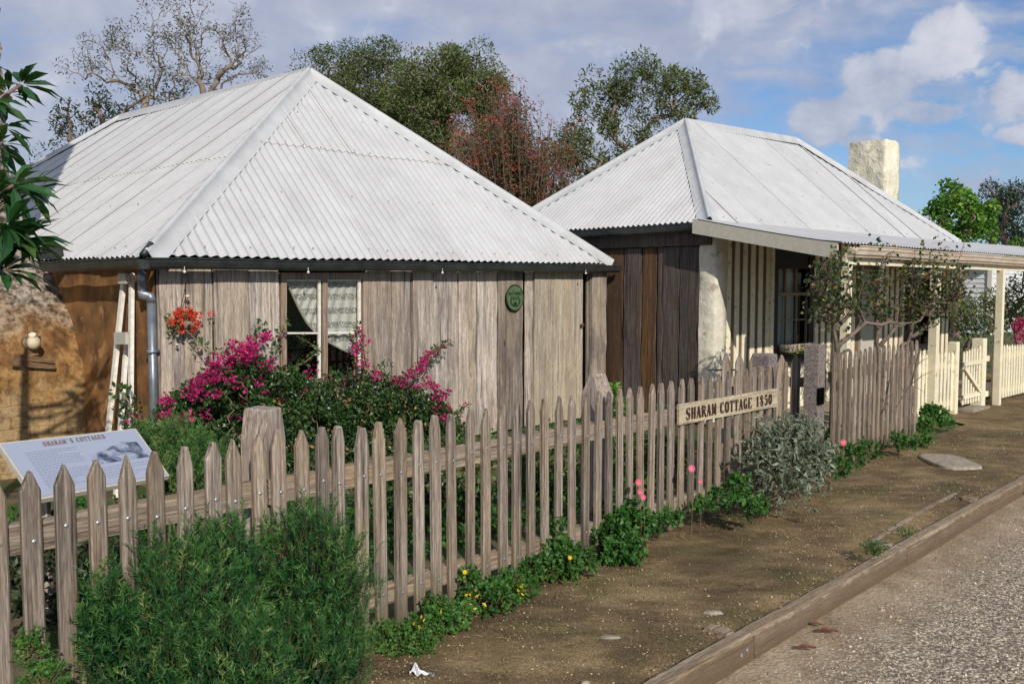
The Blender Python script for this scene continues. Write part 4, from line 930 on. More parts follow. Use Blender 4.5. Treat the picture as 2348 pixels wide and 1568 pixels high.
dk.build('side_wall', M['dark_slab'], ct2); bw.build('side_wall_board', M['brown_slab'], ct2)
# limewashed corner post: wide near face and front face
def px2(px): return (online(px, K2, u2)-K2).dot(u2)
mb = MB(); f0, f1 = px2(1634), px2(1659); t0 = (online(1604, K2-u2*.04, v2)-K2).dot(v2); rows = []
for i in range(26):
    z_ = i/25*(KC.z-.16); j = lambda k: k*(mn.noise(Vector((z_*3.1, 1.7*k*100, 4)))+.3*mn.noise(Vector((z_*11, 2.7*k*100, 4))))
    rows.append([K2+v2*t0-u2*(.05+j(.03))+Z*z_, K2+v2*(t0*.5)-u2*(.055+j(.02))+Z*z_, K2-u2*(.05+j(.025))+n2*.02+Z*z_, K2-u2*(.025)+n2*(.055+j(.02))+Z*z_, K2+u2*(f1*.5)+n2*(.06+j(.015))+Z*z_, K2+u2*(f1+j(.03))+n2*(.05+j(.02))+Z*z_, K2+u2*(f1+j(.03))+Z*z_])
mb.grid(rows, .5); mb.build('corner_post', M['limewash'], ct2, smooth=True)
# front wall: brown ground with cream boards
wlen = px2(2180); wh = KC.z-.08
def fwp(px, py, off=0.0): return onp(px, py, K2+n2*off, n2)
wx0, wx1 = px2(1768), px2(1864); dx0, dx1 = px2(1974), px2(2008); ex0, ex1 = px2(2068), px2(2132)
zw1 = fwp(1815, 566).z; zsill = fwp(1815, 826).z; ez0 = fwp(2100, 792).z
mb = MB()
def wallpiece(s0, s1, z0, z1): mb.prism([K2+u2*s0+Z*z0, K2+u2*s1+Z*z0, K2+u2*s1+Z*z0-n2*.1, K2+u2*s0+Z*z0-n2*.1], Z*(z1-z0), .5)
zt2 = min(zw1, wh)
wallpiece(f1, wx0, 0, wh); wallpiece(wx0, wx1, 0, zsill); wallpiece(wx1, dx0, 0, wh); wallpiece(dx0, dx1, 2.0, wh); wallpiece(dx1, ex0, 0, wh); wallpiece(ex0, ex1, 0, ez0); wallpiece(ex1, wlen, 0, wh)
mb.build('front_wall', M['brown_batten'], ct2)
mb = MB(); s = f1+.05
segs = []
while s < wlen-.05:
    e_ = s+.10; z0 = 0.0; z1 = wh
    if e_ > wx0-.02 and s < wx1+.02: z1 = zsill
    elif e_ > dx0-.03 and s < dx1+.03: s += .185; continue
    elif e_ > ex0-.02 and s < ex1+.02: z1 = ez0
    a, b_ = K2+u2*s, K2+u2*e_; mb.plank(a, b_, z1, n2, .014, jit=.002, rows=5); s += .185
mb.build('cream_board', M['cream'], ct2)
for s_, z_a in ((wx0-.03, zsill), (wx1+.03, zsill), (ex0-.03, ez0), (ex1+.03, ez0)):
    mb = MB(); mb.box(K2+u2*s_+n2*.02+Z*(z_a+wh)/2, u2*.035, n2*.025, Z*(wh-z_a)/2); mb.build('window_trim', M['cream'], ct2)
wn = MB()
def w2(mb, s0, s1, z0, z1, o0, o1_): mb.box(K2+u2*(s0+s1)/2+n2*(o0+o1_)/2+Z*(z0+z1)/2, u2*(s1-s0)/2, n2*(o1_-o0)/2, Z*(z1-z0)/2)
gx0, gx1 = px2(1781), px2(1853)
w2(wn, wx0, gx0, zsill, wh, -.06, .02); w2(wn, gx1, wx1, zsill, wh, -.06, .02); w2(wn, wx0-.06, wx1+.06, zsill-.05, zsill, -.02, .09)
zt_, zb_, zm0, zm1 = fwp(1815, 616).z, fwp(1815, 790).z, fwp(1815, 678).z, fwp(1815, 671).z
w2(wn, gx0, gx1, zt_+.0, wh, -.06, .0); w2(wn, gx0, gx1, zsill, zb_, -.06, .0)
win2 = wn.build('window', M['black_frame'], ct2)
sb = MB(); w2(sb, gx0, gx1, zm0, zm1, -.04, .02)
ws = gx1-gx0
for k in (1, 2): w2(sb, gx0+ws*k/3-.012, gx0+ws*k/3+.012, zb_, zm0, -.04, -.015)
w2(sb, gx0, gx1, (zb_+zm0)/2-.010, (zb_+zm0)/2+.010, -.04, -.02)
for k in (0, 3): w2(sb, gx0+ws*k/3-.014, gx0+ws*k/3+.014, zb_, zm1, -.045, -.01)
for k in (1, 2): w2(sb, gx0+ws*k/3-.025, gx0+ws*k/3+.025, zm1, zt_, -.06, -.03)
o = sb.build('sash', M['frame_wood'], ct2); o.parent = win2; o.location = (0, 0, 0)
sb = MB(); w2(sb, gx0, gx1, zb_, zt_, -.052, -.049); o = sb.build('pane', M['glass'], ct2); o.parent = win2; o.location = (0, 0, 0)
sb = MB(); rows = [[K2+u2*(gx0+ws*(.16+.58*i/40))+n2*(-.10+.018*math.sin(i*.9))+Z*z_ for i in range(41)] for z_ in (zb_-.05, (zb_+zt_)/2, zt_+.05)]
sb.grid(rows, .5); o = sb.build('curtain', plain('pale_net_curtain', (.60, .64, .64), (.72, .75, .74), 60, .9, .1), ct2, smooth=True)
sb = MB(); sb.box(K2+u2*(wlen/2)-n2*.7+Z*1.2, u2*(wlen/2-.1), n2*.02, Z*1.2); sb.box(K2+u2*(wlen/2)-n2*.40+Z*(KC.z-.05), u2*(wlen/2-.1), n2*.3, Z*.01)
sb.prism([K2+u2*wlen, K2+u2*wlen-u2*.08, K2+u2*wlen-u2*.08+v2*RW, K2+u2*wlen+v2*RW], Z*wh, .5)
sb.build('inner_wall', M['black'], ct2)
wn = MB(); w2(wn, ex0, ex0+.05, ez0, wh, -.06, .02); w2(wn, ex1-.05, ex1, ez0, wh, -.06, .02); w2(wn, ex0, ex1, (ez0+1.9)/2-.03, (ez0+1.9)/2+.03, -.06, .01); w2(wn, ex0-.05, ex1+.05, ez0-.05, ez0, -.02, .09)
o2 = wn.build('window', M['black_frame'], ct2)
sb = MB(); w2(sb, ex0+.05, ex1-.05, ez0, 2.2, -.052, -.049); o = sb.build('pane', M['glass'], ct2); o.parent = o2; o.location = (0, 0, 0)
db = MB(); w2(db, dx0-.05, dx0, 0, 2.05, -.06, .035); w2(db, dx1, dx1+.05, 0, 2.05, -.06, .035); w2(db, dx0, dx1, 0, 2.0, -.05, -.02)
for z0, z1 in ((.15, .85), (1.0, 1.85)): w2(db, dx0+.08, dx1-.08, z0, z1, -.02, -.005)
o = db.build('door', M['putty'], ct2)
# verandah floor and chimney
mb = MB(); mb.prism([K2-n2*.02-u2*.1+Z*-.02, K2+u2*(wlen)-n2*.02+Z*-.02, K2+u2*wlen+n2*1.3+Z*-.02, K2-u2*.1+n2*1.3+Z*-.02], Z*.06, .5); mb.build('verandah_floor', M['stone'], ct2)
cb = MB(); cc_ = online(1994, C2+u2*(RL2+.25), v2); zc1 = at(2022, 322, cc_.y).z; rows = []
tA = (online(1937, cc_, v2)-cc_).dot(v2); tB = (online(2024, cc_, v2)-cc_).dot(v2)
cA = cc_+v2*tA; cB = cc_+v2*tB; cE = online(2054, cB, u2); we = (cE-cB)
for i in range(30):
    z_ = 1.5+(zc1-1.5)*i/29; row = []
    ring = []
    for (pa, pb, nn_, m) in ((cA, cB, -u2, 12), (cB, cB+we, n2, 8), (cB+we, cA+we, u2, 12), (cA+we, cA, v2, 8)):
        for j in range(m): p = pa.lerp(pb, j/m); ring.append((p, nn_))
    ins = .0 if i < 29 else .05; ctr = (cA+cB+we)/2+we*.0
    for (p, nn_) in ring:
        b = mn.noise(Vector((p.x*2.5, p.y*2.5, z_*2.5)))*.05+mn.noise(Vector((p.x*8, p.y*8, z_*8)))*.02; q = p+nn_*b; q = q.lerp(V(ctr.x, ctr.y), ins); row.append(V(q.x, q.y, z_+(.04*mn.noise(Vector((p.x*3, p.y*3, 9))) if i > 27 else 0)))
    row.append(row[0]); rows.append(row)
cb.grid(rows, .5); cb.add(rows[-1][:-1], [tuple(range(len(rows[-1])-1))], .5); cb.build('chimney', M['chimneyw'], ct2, smooth=True)

# window box with yellow flowers on the sill
wbx = empty('window_box', K2+u2*(wx0+wx1)/2+n2*.12+Z*zsill, 'weathered trough of yellow flowers below the dark verandah window', 'window box')
mb = MB(); bx0, bx1 = px2(1782), px2(1848); zb0, zb1 = fwp(1815, 803).z, fwp(1815, 786).z
w2(mb, bx0, bx1, zb0, zb0+.02, .05, .20); w2(mb, bx0, bx1, zb0, zb1, .18, .20); w2(mb, bx0, bx0+.02, zb0, zb1, .05, .18); w2(mb, bx1-.02, bx1, zb0, zb1, .05, .18); mb.build('trough', M['wall_wood'], wbx)
def cloud(name, mat, blobs, per, T, size, parent=None, base=None, **kw):
    lb = MB(); foliage(lb, blobs, per, T, size, **kw); return lb.build(name, mat, parent, base=base)
bl = [(K2+u2*(bx0+(bx1-bx0)*i/9)+n2*.19+Z*(zb0+.03), .06) for i in range(1, 9)]
cloud('flowers', M['f_yellow'], bl, 22, LT, .022, wbx); cloud('leaves', M['l_weed'], bl, 30, LT, .03, wbx)

# ================================================================== FENCES
def picket(mb, base, d, nn_, w, h, th, z0=0.0, lean=0.0, pt=.075, tipw=.18, ch=.007, r=None):
    # pointed picket: base point on its back face centre
    l = d*lean
    def P(a, z, o): return base+d*a+l*z+Z*z+nn_*o
    zs = h-pt*random.uniform(.85, 1.15); tw = w*tipw*random.uniform(.5, 1.3)
    out = [(-w/2, z0), (w/2, z0), (w/2, zs), (tw/2, h-.004), (0, h), (-tw/2, h-.004), (-w/2, zs)]
    inn = [(-w/2+ch, z0), (w/2-ch, z0), (w/2-ch, zs-.005), (tw/2, h-ch*1.9), (0, h-ch*1.5), (-tw/2, h-ch*1.9), (-w/2+ch, zs-.005)]
    n = 7; vs = [P(a, z, 0) for a, z in out]+[P(a, z, th-ch*.8) for a, z in out]+[P(a, z, th) for a, z in inn]
    fs = [tuple(range(6, -1, -1)), tuple(range(14, 21))]
    for k in (0, 7):
        for i in range(n): j = (i+1) % n; fs.append((k+i, k+j, k+7+j, k+7+i))
    mb.add(vs, fs, r)
def screw(p, nn_, parent, r=.009):
    mb = MB(); mb.lathe(p, [(r, -.002), (r, .002), (r*.5, .004)], nn_, 8); o = mb.build('screw', M['screw'], parent.parent); o.parent = parent; 
    o.location = -(parent.location) if False else (0, 0, 0); return o
RZ1, RZ0 = .83, .185                    # rail centre heights
fen = empty('picket_fence', F0, 'near weathered grey picket fence running from the big rosemary to the open gate', 'fence')
tops = [(-26, 1092), (52, 1078), (132, 1063), (208, 1052), (281, 1042), (347, 1032), (411, 1022), (474, 1012), (529, 1005), (585, 995), (630, 982), (682, 985), (732, 977), (768, 975), (820, 979), (866, 965), (911, 960), (955, 962), (995, 950), (1031, 948), (1073, 936), (1110, 935), (1150, 926), (1181, 922), (1215, 916), (1248, 912), (1278, 908), (1310.5, 905), (1341, 902), (1369, 896), (1396, 897), (1421, 889), (1444, 888), (1469, 885), (1493, 880), (1516, 877), (1539, 873), (1562, 868), (1586, 866), (1607, 862), (1627, 857), (1648, 856), (1670, 851), (1690, 849), (1709, 845), (1728, 841), (1746, 839), (1765, 836), (1782, 834), (1800, 829)]
for i, (px, py) in enumerate(tops):
    p = online(px, F0, FD); h = at(px, py, p.y).z
    if px == 585: h -= .0
    mb = MB(); w = .067*random.uniform(.91, 1.07)*(0.86 if px > 1400 else 0.93 if px > 1000 else 1.03); lean = random.uniform(-.011, .011)
    picket(mb, p, FD, FN, w, h, .026, z0=.02 if px > 0 else 0, lean=lean, pt=random.uniform(.07, .095), tipw=random.choice((.1, .2, .45)) if px > 300 else .12)
    o = mb.build('picket', M['picket'], fen)
    for zz in (RZ1+random.uniform(-.02, .03), RZ0+random.uniform(-.02, .02)):
        if px < 1500: s_o = screw(p+FD*(lean*zz+random.uniform(-.006, .006))+FN*.026+Z*zz, FN, o)
mb = MB(); a = online(-120, F0, FD)-FN*.026; b_ = online(1806, F0, FD)-FN*.026
jn = [online(q, F0, FD)-FN*.026 for q in (-120, 607, 1370, 1803)]
for zc, hh_ in ((RZ1, .115), (RZ0, .10)):
    for k in range(3):
        mb = MB(); p, q = jn[k]+FD*.004, jn[k+1]-FD*.004; n = 14; rows = []
        for i in range(n+1):
            c = p.lerp(q, i/n)+Z*(zc+random.uniform(-.004, .004)); rows.append([c-FN*.024+Z*-hh_/2, c+FN*.024-Z*hh_/2, c+FN*.024+Z*hh_/2, c-FN*.024+Z*hh_/2, c-FN*.024+Z*-hh_/2])
        mb.grid(rows, .3+.2*k); mb.build('rail', M['rail'], fen)
def fpost(px, top, w, parent, mat, off=-.06, d=FD, n=FN, P0=F0, shape='hip', name='post', dep=None, rot=0):
    p = online(px, P0+n*off, d); d = V(d.x*math.cos(rot)-d.y*math.sin(rot), d.x*math.sin(rot)+d.y*math.cos(rot)); n = V(n.x*math.cos(rot)-n.y*math.sin(rot), n.x*math.sin(rot)+n.y*math.cos(rot)); p = V(p.x, p.y); h = at(px, top, p.y).z; a = d*(w/2); b = n*((dep or w)/2); mb = MB()
    c = p-n*((dep or w)/2)
    def ring(k, z, kn=None): kn = k if kn is None else kn; return [c-a*k-b*kn+Z*z, c+a*k-b*kn+Z*z, c+a*k+b*kn+Z*z, c-a*k+b*kn+Z*z]
    if shape == 'hip': rs = [ring(1, 0), ring(1, h-.16), ring(.98, h-.14), ring(.72, h-.01, .92), ring(.66, h, .85)]
    elif shape == 'ridge': rs = [ring(1, 0), ring(1, h-.15, 1), ring(.9, h-.02, .25), ring(.88, h, .12)]
    else: rs = [ring(1, 0), ring(1, h-.02), ring(.94, h)]
    vs = [q for r in rs for q in r]; fs = [(4*i+j, 4*i+(j+1) % 4, 4*i+4+(j+1) % 4, 4*i+4+j) for i in range(len(rs)-1) for j in range(4)]+[(3, 2, 1, 0), tuple(range(len(vs)-4, len(vs)))]
    mb.add(vs, fs, .5); return mb.build(name, mat, parent)
fpost(628, 936, .145, fen, M['post'], off=-.06, rot=R(22)); fpost(1392, 858, .155, fen, M['post'], off=-.052, shape='ridge'); fpost(1775, 812, .15, fen, M['sawn'], off=-.052, shape='flat')
# second fence beyond the gate
E0_, E1_ = G(1905, 1083), G(2104, 1002); ED_ = (E1_-E0_).normalized(); EN_ = V(ED_.y, -ED_.x)
fe2 = empty('picket_fence', E0_, 'middle grey picket fence between the speckled gatepost and the cream fence', 'fence')
n2p = 18
for i in range(n2p):
    px = 1913+(2102-1913)*(i/(n2p-1))**.94; py = 809+(781-809)*(i/(n2p-1)); p = online(px, E0_, ED_); mb = MB()
    picket(mb, p, ED_, EN_, .054, at(px, py, p.y).z+random.uniform(-.012, .012), .026, z0=.03, lean=random.uniform(-.006, .006), pt=.08); mb.build('picket', M['picket'], fe2)
for zc in (.90, .22):
    mb = MB(); mb.bar(E0_-EN_*.026+Z*zc, E1_-EN_*.026+Z*zc, .045, .10); mb.build('rail', M['rail'], fe2)
mb = MB(); p = online(2098, E0_, ED_)-EN_*.11; mb.box(V(p.x, p.y, .5), ED_*.06, EN_*.05, Z*.5); mb.build('post', M['post'], fe2)
gp = fpost(1887, 790, .165, fe2, M['sawn'], off=0.02, d=ED_, n=EN_, P0=E0_, shape='flat', name='gatepost', dep=.13)
mb = MB(); pg_ = online(1886, E0_+EN_*.03, ED_)
for dx_ in (-.03, .035): mb.box(V(pg_.x, pg_.y, .76)+ED_*dx_+EN_*.0, ED_*.022, EN_*.012, Z*.075)
o = mb.build('mortise', M['black'], fe2); o.parent = gp; o.location = (0, 0, 0)
# the gate standing open, swung into the garden
hinge = online(1872, E0_-EN_*.10, ED_); ge = online(1655, hinge, V(1, -.10)); gd = (ge-hinge); gL = gd.length; gd.normalize(); gn = V(-gd.y, gd.x); gn = gn if gn.y < 0 else -gn
gate = empty('picket_gate', hinge, 'open grey picket gate swung inwards behind the name board', 'gate')
for px in (1667, 1698, 1729, 1761, 1794, 1827, 1859):
    p = online(px, hinge, gd); mb = MB(); hz = at(px, 809 if px < 1780 else 813, p.y).z; picket(mb, p, gd*-1 if False else gd, gn, .082, hz, .024, z0=.10, pt=.09); mb.build('picket', M['picket'], gate)
for zc in (.86, .28):
    mb = MB(); mb.bar(hinge-gn*.02+Z*zc+gd*.0, hinge+gd*gL-gn*.02+Z*zc, .035, .09); mb.build('rail', M['rail'], gate)
mb = MB(); mb.bar(hinge-gn*.045+Z*.30, hinge+gd*gL*.95-gn*.045+Z*.82, .03, .07); mb.build('brace', M['rail'], gate)
mb = MB(); q = at(1640, 848, ge.y); mb.tube([V(ge.x-.12, ge.y, q.z), V(ge.x+.25, ge.y, q.z)], .008, 6); mb.build('latch', M['dark_metal'], gate)
# cream fence
C0, C1 = G(2200, 944), G(2348, 906); CD = (C1-C0).normalized(); CN = V(CD.y, -CD.x)
def cpick(x0, x1, st, parent, t0, t1, w=.060, z0=.05):
    px = x0
    k = st
    while px < x1:
        p = online(px, C0, CD); f = (px-x0)/max(1, x1-x0); mb = MB(); picket(mb, p, CD, CN, w, at(px, t0+(t1-t0)*f, p.y).z+random.uniform(-.01, .01), .02, z0=z0, pt=.05, tipw=.3, lean=random.uniform(-.006, .006)); mb.build('picket', M['cream_fence'], parent); px += k; k = max(st*.8, k*.992)
cf1 = empty('cream_fence', C0-CD*.5, 'short cream picket fence section left of the little cream gate', 'fence')
cpick(2111, 2192, 8.6, cf1, 811, 806)
cf2 = empty('cream_fence', online(2290, C0, CD), 'cream picket fence running off to the right edge beyond the gate', 'fence')
cpick(2280, 2440, 6.3, cf2, 793, 782)
for par_, a, b_ in ((cf1, 2106, 2200), (cf2, 2262, 2450)):
    for zc in (.68, .16):
        mb = MB(); mb.bar(online(a, C0, CD)-CN*.02+Z*zc, online(b_, C0, CD)-CN*.02+Z*zc, .035, .08); mb.build('rail', M['cream_fence'], par_)
fpost(2200, 784, .11, cf1, M['cream_fence'], off=.05, d=CD, n=CN, P0=C0, shape='flat'); fpost(2262, 776, .15, cf2, M['cream_fence'], off=.05, d=CD, n=CN, P0=C0, shape='flat')
cg = empty('cream_gate', online(2230, C0, CD), 'small closed cream picket gate with a diagonal brace', 'gate')
for i, px in enumerate((2213, 2219, 2225, 2231, 2237, 2243, 2249)):
    p = online(px, C0, CD); mb = MB(); picket(mb, p, CD, CN, .044, at(px, 806-i*2.2, p.y).z, .018, z0=.09, pt=.04, tipw=.3); mb.build('picket', M['cream_fence'], cg)
p0, p1_ = online(2211, C0, CD), online(2249, C0, CD)
for zc in (.66, .20): mb = MB(); mb.bar(p0+CN*.03+Z*zc, p1_+CN*.03+Z*zc, .02, .06); mb.build('rail', M['cream_fence'], cg)
mb = MB(); mb.bar(p0+CN*.045+Z*.60, p1_+CN*.045+Z*.22, .015, .05); mb.build('brace', M['cream_fence'], cg)
mb = MB(); mb.box((p0+p1_)/2+CN*.05+Z*.0, (p1_-p0)/2, CN*.12, Z*.03); tag(mb.build('doorstep', M['stone'], base=(p0+p1_)/2), 'worn stone step under the little cream gate', 'step')

# name board on the fence
SO = F0+FN*.029; 
def nb(px, py, off=.0): return onp(px, py, SO+FN*off, FN)
c00, c10, c11, c01 = nb(1552, 974), nb(1778, 931), nb(1777, 890), nb(1552, 927)
nbd = empty('name_board', c00, 'pale wooden name board with stencilled house name fixed to the grey fence', 'sign')
mb = MB(); mb.prism([c00, c10, c11, c01], FN*.02, .5); mb.build('board', M['sign_wood'], nbd)
rt = (c10-c00).normalized(); upv = (c01-c00).normalized(); Lb = (c10-c00).length; Hb = (c01-c00).length
mb = MB(); tx = "SHARAM COTTAGE 1850"; hL = Hb*.56; units = sum(.66 if c != ' ' else .66*.9 for c in tx)
wsc = Lb*.90/(units*hL); text(mb, tx, c00+rt*(Lb*.055)+upv*(Hb*.20)+FN*.0205, rt, upv, hL, wsc=wsc, depth=.003, bold=1.5); mb.build('lettering', M['ink'], nbd)

# information panel on legs behind the fence
ipl = empty('information_panel', G(240, 1400), 'pale blue tilted information panel on legs behind the near fence', 'information board')
zb, zt3 = .70, .95
q00 = onp(83, 1146, V(0, 0, zb), Z); q10 = onp(389, 1090, V(0, 0, zb), Z); q01 = onp(-5, 1016, V(0, 0, zt3), Z); q11 = onp(311, 982, V(0, 0, zt3), Z)
q11 = onp(311, 982, q00, (q10-q00).cross(q01-q00).normalized()); rt = (q10-q00).normalized(); w_ = ((q10-q00).length+(q11-q01).length)/2; upp = ((q01+q11)-(q00+q10)).normalized(); nn3 = rt.cross(upp).normalized()
mb = MB(); mb.prism([q00-nn3*.0, q10, q11, q01], -nn3*.03, .5); fr = mb.build('frame', M['putty'], ipl)
ins = lambda a, b, o=.0: (q00.lerp(q10, a)).lerp(q01.lerp(q11, a), b)+nn3*o
mb = MB(); mb.prism([ins(.015, .03, .001), ins(.985, .03, .001), ins(.985, .97, .001), ins(.015, .97, .001)], nn3*.003, .5); mb.build('panel', M['panel'], ipl)
H3 = ((q01+q11)/2-(q00+q10)/2).length; up3 = (ins(.5, 1)-ins(.5, 0)).normalized()
mb = MB(); s3 = "SHARAM'S COTTAGES"; hh3 = H3*.075; un = sum(.66 if c != ' ' else .46 for c in s3); r3 = (ins(.73, .86)-ins(.27, .845)); wsc = r3.length/(un*hh3)
text(mb, s3, ins(.27, .845, .005), r3.normalized(), up3, hh3, wsc=wsc, depth=.002, bold=1.3); mb.build('lettering', plain('bronze_print', (.17, .12, .11), None, 9, .6, 0), ipl)
mb = MB()
for cx_0, cx_1, y0, y1, st in ((.12, .48, .76, .12, .036), (.55, .93, .32, .12, .045)):
    y = y0
    while y > y1:
        x = cx_0; xe = cx_1 if random.random() < .8 else cx_0+(cx_1-cx_0)*.6
        while x < xe-.01:
            wd = random.uniform(.012, .035); mb.add([ins(x, y, .0045), ins(min(x+wd, xe), y, .0045), ins(min(x+wd, xe), y+.009, .0045), ins(x, y+.009, .0045)], [(0, 1, 2, 3)]); x += wd+.006
        y -= st
mb.build('small_print', plain('pale_grey_print', (.15, .17, .24), None, 9, .6, 0), ipl)
pm, nt, b, oc = newmat('printed_photograph'); g = noise(nt, mapping(nt, oc, rot=(0, 0, -.9), scale=(9, 16, 16)), 1, 6, .65); rp = ramp(nt, [(.40, (.04, .05, .08)), (.5, (.14, .17, .24)), (.58, (.28, .32, .42))]); nt.links.new(g, rp.inputs[0]); nt.links.new(rp.outputs[0], b.inputs['Base Color'])
mb = MB(); mb.add([ins(.52, .40, .0045), ins(.95, .40, .0045), ins(.93, .72, .0045), ins(.80, .76, .0045), ins(.66, .64, .0045), ins(.52, .60, .0045)], [(0, 1, 2, 3, 4, 5)]); mb.build('picture', pm, ipl)
for a in (.18, .82):
    p = ins(a, .5, -.03); mb = MB(); mb.prism([V(p.x-.03, p.y-.02, 0), V(p.x+.03, p.y-.02, 0), V(p.x+.03, p.y+.02, 0), V(p.x-.03, p.y+.02, 0)], Z*(p.z)); mb.build('leg', M['post'], ipl)

# stone cover, flat stones, paper, dead leaves
sc0 = G(2177, 1061); dx_ = (G(2227, 1061)-G(2127, 1061)).length/2; dy_ = (G(2177, 1046)-G(2177, 1076)).length/2
mb = MB(); pts = [sc0+V(math.copysign(abs(math.cos(t))**.6, math.cos(t))*dx_, math.copysign(abs(math.sin(t))**.6, math.sin(t))*dy_) for t in np.linspace(0, 2*PI, 36)[:-1]]
mb.lathe if False else None
lo = [p+Z*.0 for p in pts]; hi = [p.lerp(sc0, .03)+Z*.022 for p in pts]; h2 = [p.lerp(sc0, .07)+Z*.028 for p in pts]; n = len(pts)
mb.add(lo+hi+h2, [(i, (i+1) % n, n+(i+1) % n, n+i) for i in range(n)]+[(n+i, n+(i+1) % n, 2*n+(i+1) % n, 2*n+i) for i in range(n)]+[tuple(range(2*n, 3*n))], .5)
tag(mb.build('stone_cover', M['stone'], base=sc0), 'pale rounded concrete cover set in the earth footpath', 'ground cover')
for (px, py, w, lab) in ((1401, 1462, 26, 'flat tan stone bedded in the middle of the footpath'), (1636, 1404, 22, 'larger flat tan stone bedded nearer the kerb'), (1342, 1625-60, 12, 'small tan stone at the lower edge of the footpath')):
    c = G(px, py); r_ = w/FPX*c.y*.8; mb = MB(); n = 14
    rr = [1+random.uniform(-.22, .22) for _ in range(n)]
    ring = lambda k, z: [c+V(math.cos(2*PI*i/n)*r_*rr[i]*k*1.25, math.sin(2*PI*i/n)*r_*rr[i]*k*.8, z) for i in range(n)]
    vs = ring(1, 0)+ring(.82, .006)+ring(.4, .010); mb.add(vs, [(i+k, (i+1) % n+k, n+(i+1) % n+k, n+i+k) for k in (0, n) for i in range(n)]+[tuple(range(2*n, 3*n))], .6)
    tag(mb.build('flat_stone', M['stone'], base=c, smooth=True), lab, 'stone', 'flat stones in the footpath')
c = G(968, 1549); mb = MB(); rows = []
for i in range(13):
    rows.append([c+V(-.055+.11*i/12, -.018+.036*j/5+.012*math.sin(i*.9), .016+.010*math.sin(i*1.3+j)+.006*j*math.sin(i*.5)) for j in range(6)])
mb.grid(rows, .5); tag(mb.build('paper_scrap', M['paper'], base=c), 'crumpled white paper scrap on the bare path by the rosemary', 'litter')
lm = plain('dead_leaf', (0.10, 0.035, 0.018), (0.20, 0.08, 0.04), 30, .6, .3)
for (px, py, w, lab, zz) in ((1900, 1449, 22, 'large curled red-brown leaf in the sandy gutter', 1), (1851, 1487, 20, 'flatter brown leaf nearer the bottom in the sandy gutter', 1), (1873, 1433, 13, 'small red-brown leaf just below the kerb face', 1), (1697, 1344, 8, 'tiny brown leaf on the footpath near the silver bush', 0), (1870, 1045-10, 9, 'orange leaf at the foot of the middle grey fence', 0), (2180, 1238-25, 8, 'small dark leaf on the gravel road edge', 1), (2345, 1087+45, 8, 'dark leaf on the gravel at the right edge', 1)):
    p = G(px, py, -.10 if zz else .01); r_ = w/FPX*p.y*1.1; mb = MB(); a = random.uniform(-.4, .4); d = V(math.cos(a), math.sin(a)); e_ = V(-d.y, d.x)
    rows = []
    for i in range(9):
        t = i/8; wd = r_*.5*math.sin(PI*t)**.7+.0005; cz = p+d*(r_*2*(t-.5))
        rows.append([cz+e_*(wd*s)+Z*(.006+r_*.18*abs(s)**1.5+.10*r_*math.sin(t*5)) for s in (-1, -.5, 0, .5, 1)])
    mb.grid(rows, random.random()); tag(mb.build('dead_leaf', lm, base=p), lab, 'leaf', 'fallen leaves')

# ================================================================== VEGETATION
# ---- trees behind
gumA = crown([(310, 60, 70, 45), (235, 95, 60, 40), (190, 165, 45, 40), (290, 150, 90, 60), (370, 110, 60, 50), (400, 180, 50, 40), (330, 215, 70, 25)], 34, 3.6, .34, 2.5)
tree('gum_tree', 'sparse half-bare gum tree left of its taller twin behind the left roof', 'tree', V(*at(325, 300, 34).to_2d(), -.2), at(325, 265, 34).z+.2, gumA, .135, M['l_gum'], M['gumbark'], per=42, lsize=.12, T=LN, twigs=5, leafp=.75, wig=.15, minr=.010, radial=True, group='gum trees behind the left cottage', rnd0=.5)
gumB = crown([(480, 30, 100, 40), (420, 60, 60, 50), (540, 70, 60, 60), (560, 130, 50, 50), (480, 110, 90, 60), (590, 150, 35, 40), (440, 170, 60, 40), (530, 185, 80, 25)], 35, 3.4, .34, 2.5)
tree('gum_tree', 'tallest sparse gum tree with crooked bare limbs above the left roof ridge', 'tree', V(*at(475, 300, 35).to_2d(), -.2), at(478, 240, 35).z+.2, gumB, .165, M['l_gum'], M['gumbark'], per=36, lsize=.12, T=LN, twigs=6, leafp=.6, wig=.15, minr=.010, radial=True, group='gum trees behind the left cottage', rnd0=.5)
wat = crown([(215, 240, 45, 40), (180, 290, 60, 40), (250, 290, 60, 45), (140, 335, 40, 30), (120, 365, 25, 15), (300, 270, 50, 30), (375, 225, 50, 35), (200, 340, 90, 40)], 27, 2.6, .42, 2)
tree('wattle_tree', 'low dark bushy tree peeping over the far left end of the roof', 'tree', V(*at(230, 420, 27).to_2d(), -.2), at(235, 380, 27).z+.2, wat, .2, M['l_dark'], M['bark'], per=110, lsize=.14, T=LN, twigs=1, wig=.18, rnd0=.55)
big1 = crown([(760, 140, 60, 28), (830, 160, 60, 35), (890, 150, 40, 30), (740, 200, 50, 40), (820, 230, 80, 50), (900, 220, 60, 50), (930, 300, 90, 60), (860, 280, 80, 40), (990, 330, 60, 60), (700, 160, 20, 10), (1000, 400, 100, 60), (1100, 420, 90, 60)], 42, 2.1, .72, 4)
tree('eucalyptus', 'broad green eucalypt rising just right of the left roof peak', 'tree', V(*at(880, 500, 42).to_2d(), -.2), at(880, 330, 42).z+.2, big1, .35, M['l_gumg'], M['gumbark'], per=430, lsize=.17, T=LN, twigs=1, wig=.16, minr=.03, rnd0=.42)
big2 = crown([(1030, 150, 60, 32), (1085, 165, 62, 45), (960, 170, 40, 30), (1000, 200, 70, 40), (1110, 200, 45, 50), (1060, 240, 80, 40), (960, 240, 60, 40), (1000, 300, 50, 50), (1120, 280, 40, 50), (1130, 350, 60, 50)], 38, 2.5, .62, 4)
